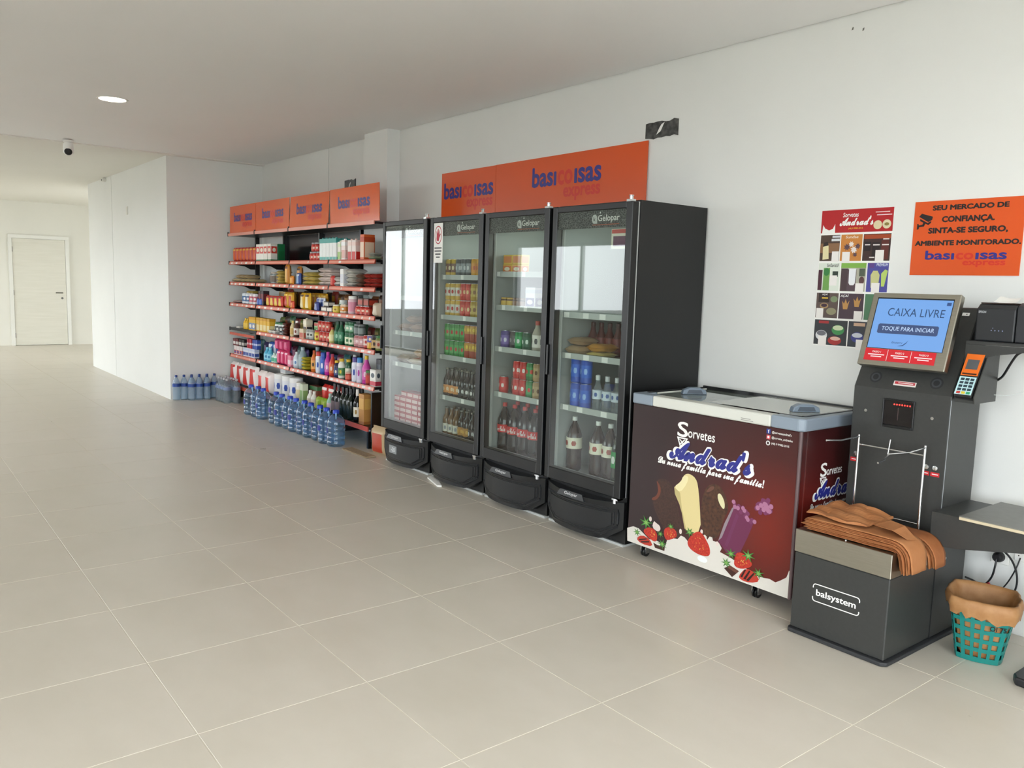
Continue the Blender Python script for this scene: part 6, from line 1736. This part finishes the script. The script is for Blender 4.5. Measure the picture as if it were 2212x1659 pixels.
def poster():
    x0, x1, z0, z1 = -.466, -.085, 1.205, 1.902
    t = thing('price_poster', 'ice cream price poster with a red header on the wall', 'poster', ((x0 + x1) / 2, -.002, z0))
    sh = part('sheet', MB().box(x0, x1, -.0022, -.0006, z0, z1), M_PAPER, t)
    P = Plane((0, -.0022, 0), parent=sh)
    W_, Hh = x1 - x0, z1 - z0
    X = lambda u: x0 + W_ * u
    Z = lambda v: z1 - Hh * v
    R = lambda n, u0, u1, v0, v1, c, l=.0006: P.rect(n, X(u0), X(u1), Z(v1), Z(v0), mat(c, .45), l)
    R('header_print', 0, 1, 0, .165, '#b3161d')
    P.text('Sorvetes', X(.31), X(.53), Z(.055), Z(.022), M_WHITE, .012, .15)
    P.text("𝓐𝓷𝓭𝓻𝓪𝓭'𝓼", X(.27), X(.74), Z(.118), Z(.052), M_WHITE, .03, .12)
    P.text('(48) 9 9982-2015', X(.40), X(.60), Z(.145), Z(.131), mat('#e8b43a', .4), .02)
    P.disc('ice_cream_tub', X(.80), Z(.118), .022, .022, mat('#ddd0a8', .4), .001, n=18)
    P.disc('ice_cream_tub', X(.92), Z(.115), .022, .022, mat('#dcd2ae', .4), .0013, n=18)
    P.disc('ice_cream_tub', X(.92), Z(.115), .012, .008, mat('#8a7a3a', .4), .0016, n=12)
    P.lines('fine_print', [(X(.76), X(.95), Z(.032), Z(.026)), (X(.78), X(.98), Z(.052), Z(.046))], mat('#f0d8d8', .4), .001)
    P.poly('milk_splash', [(X(.02), Z(.165)), (X(.21), Z(.165)), (X(.205), Z(.10)), (X(.175), Z(.135)), (X(.12), Z(.145)), (X(.06), Z(.13)), (X(.03), Z(.105))], M_PAPER, .001)
    def cell(u0, u1, v0, v1, c, tags=()):
        R('picture', u0 + .008, u1 - .008, v0 + .005, v1 - .005, c)
        for a, b, k in tags:
            R('price_box', a, a + k, b, b + .075, '#eeeae6', .0022)
    # row 1
    cell(.0, .30, .175, .375, '#4a372c', [(.19, .30, .10)])
    R('picture_detail', .01, .29, .24, .31, '#8a6444', .001)
    P.poly('popsicle_picture', [(X(.055), Z(.36)), (X(.145), Z(.355)), (X(.13), Z(.255)), (X(.05), Z(.265))], mat('#e3d9a8', .4), .0014)
    P.poly('popsicle_picture', [(X(.13), Z(.255)), (X(.05), Z(.265)), (X(.055), Z(.235)), (X(.115), Z(.228))], mat('#2a1d1a', .4), .0014)
    R('caption', .18, .29, .185, .20, '#cfd3da', .0014); R('caption', .17, .29, .208, .225, '#d6dade', .0014)
    cell(.30, .615, .175, .375, '#c98238', [(.34, .305, .11)])
    P.text('Sundae', X(.37), X(.55), Z(.208), Z(.188), mat('#f0e6d6', .4), .01, .2)
    for k, (a, b, s) in enumerate([(.40, .27, .020), (.50, .29, .020), (.55, .265, .016), (.46, .25, .016), (.52, .325, .013)]):
        st = []
        for i in range(16):
            an = math.pi * i / 8
            rr = s if i % 2 else s * .55
            st.append((X(a) + rr * math.cos(an), Z(b) + rr * math.sin(an)))
        P.poly('sundae_picture', st, mat('#e9dfd8' if k % 2 else '#5a4048', .4), .0012 + .0002 * k)
    cell(.615, 1.0, .175, .375, '#3a2422', [(.80, .295, .115)])
    R('picture_detail', .63, .99, .185, .215, '#a34418', .001)
    R('picture_detail', .64, .73, .235, .30, '#1a0f10', .001); R('picture_detail', .75, .85, .24, .34, '#1f1214', .001); R('picture_detail', .87, .97, .225, .36, '#5a221c', .001)
    P.lines('caption', [(X(.65), X(.72), Z(.26), Z(.253)), (X(.76), X(.85), Z(.262), Z(.254)), (X(.88), X(.97), Z(.262), Z(.254)), (X(.89), X(.97), Z(.222), Z(.214)), (X(.72), X(.79), Z(.35), Z(.342))], mat('#e6dfdc', .4), .0016)
    # row 2
    cell(.0, .33, .38, .595, '#dfe6da', [(.18, .475, .11)])
    R('picture_detail', .01, .07, .435, .585, '#4a1f30', .001); R('picture_detail', .085, .18, .42, .585, '#6fa050', .001)
    P.disc('picture_detail', X(.13), Z(.45), .017, .02, mat('#2f7a3a', .4), .0014); R('picture_detail', .22, .30, .445, .485, '#2f3d33', .0014)
    P.text('Infantil', X(.13), X(.30), Z(.415), Z(.388), mat('#3a3a3c', .4), .01, .2)
    cell(.33, .70, .38, .595, '#b0ae9c', [(.56, .53, .115)])
    R('picture_detail', .34, .69, .385, .42, '#7fb04a', .001); R('picture_detail', .345, .44, .425, .588, '#46343a', .001); R('picture_detail', .44, .56, .43, .588, '#54424a', .0008)
    P.poly('wrapper_picture', [(X(.46), Z(.53)), (X(.48), Z(.545)), (X(.53), Z(.545)), (X(.55), Z(.53)), (X(.555), Z(.425)), (X(.455), Z(.425))], mat('#e9ebee', .4), .0014)
    R('picture_detail', .60, .68, .425, .48, '#4f5a4a', .0014); P.disc('picture_detail', X(.64), Z(.51), .014, .02, mat('#5a3a3a', .4), .0014)
    cell(.70, 1.0, .38, .595, '#4a4a9a', [(.78, .525, .11)])
    P.text('PREMIUM', X(.83), X(.98), Z(.408), Z(.388), mat('#cfd6ea', .4), .02)
    R('picture_detail', .73, .80, .385, .42, '#5b3f86', .0014)
    P.poly('popsicle_picture', [(X(.77), Z(.56)), (X(.87), Z(.56)), (X(.88), Z(.47)), (X(.85), Z(.44)), (X(.79), Z(.44)), (X(.76), Z(.47))], mat('#c9c98a', .4), .0014)
    P.poly('popsicle_picture', [(X(.91), Z(.55)), (X(.95), Z(.55)), (X(.985), Z(.44)), (X(.95), Z(.43)), (X(.90), Z(.46))], mat('#b7cf6a', .4), .0014)
    # row 3
    cell(.0, .34, .60, .795, '#5a4a44', [(.02, .72, .105)])
    R('picture_detail', .04, .20, .605, .675, '#2b1c18', .001)
    P.text('AÇAÍ', X(.09), X(.17), Z(.625), Z(.608), M_WHITE, .02); R('caption', .09, .18, .638, .648, '#d8b43a', .0014)
    P.disc('bowl_picture', X(.13), Z(.70), .024, .015, mat('#a3835a', .4), .0014); P.disc('bowl_picture', X(.13), Z(.697), .017, .009, mat('#3a2030', .4), .0018)
    P.disc('bowl_picture', X(.24), Z(.74), .028, .018, mat('#8f8a6a', .4), .0014); P.disc('bowl_picture', X(.27), Z(.65), .02, .016, mat('#7a8a66', .4), .0014)
    cell(.34, .70, .60, .795, '#46343f', [(.57, .73, .115)])
    P.text('AÇAÍ', X(.36), X(.48), Z(.635), Z(.610), M_WHITE, .02, .2)
    for a, b in ((.44, .69), (.60, .67)):
        P.poly('cup_picture', [(X(a - .05), Z(b - .03)), (X(a - .02), Z(b - .01)), (X(a), Z(b - .045)), (X(a + .025), Z(b - .01)), (X(a + .055), Z(b - .035)), (X(a + .03), Z(b + .03)), (X(a - .03), Z(b + .03))], mat('#b98a4a', .4), .0014)
    cell(.70, 1.0, .60, .795, '#4f7a5a', [(.86, .73, .11)])
    # row 4
    cell(.0, .50, .80, .995, '#2f3236', [(.08, .925, .12)])
    P.disc('tub_picture', X(.12), Z(.92), .033, .026, mat('#d8dadb', .4), .0012); P.disc('tub_picture', X(.12), Z(.905), .026, .013, mat('#6a6a72', .4), .0016)
    P.disc('tub_picture', X(.36), Z(.875), .035, .026, mat('#3a8a4a', .4), .0012); P.disc('tub_picture', X(.36), Z(.86), .029, .013, mat('#c9d6b0', .4), .0016)
    P.disc('tub_picture', X(.32), Z(.955), .038, .022, mat('#a3241f', .4), .0012); P.disc('tub_picture', X(.33), Z(.94), .028, .010, mat('#d8b0a0', .4), .0016)
    R('caption', .07, .22, .812, .832, '#a32a2c', .0014)
    cell(.50, 1.0, .80, .995, '#34373f', [(.63, .935, .10)])
    P.disc('tub_picture', X(.64), Z(.92), .034, .026, mat('#3a3f86', .4), .0012); P.disc('tub_picture', X(.64), Z(.905), .028, .012, mat('#c9cdd6', .4), .0016); R('caption', .58, .74, .815, .838, '#c9a58a', .0014)
poster()
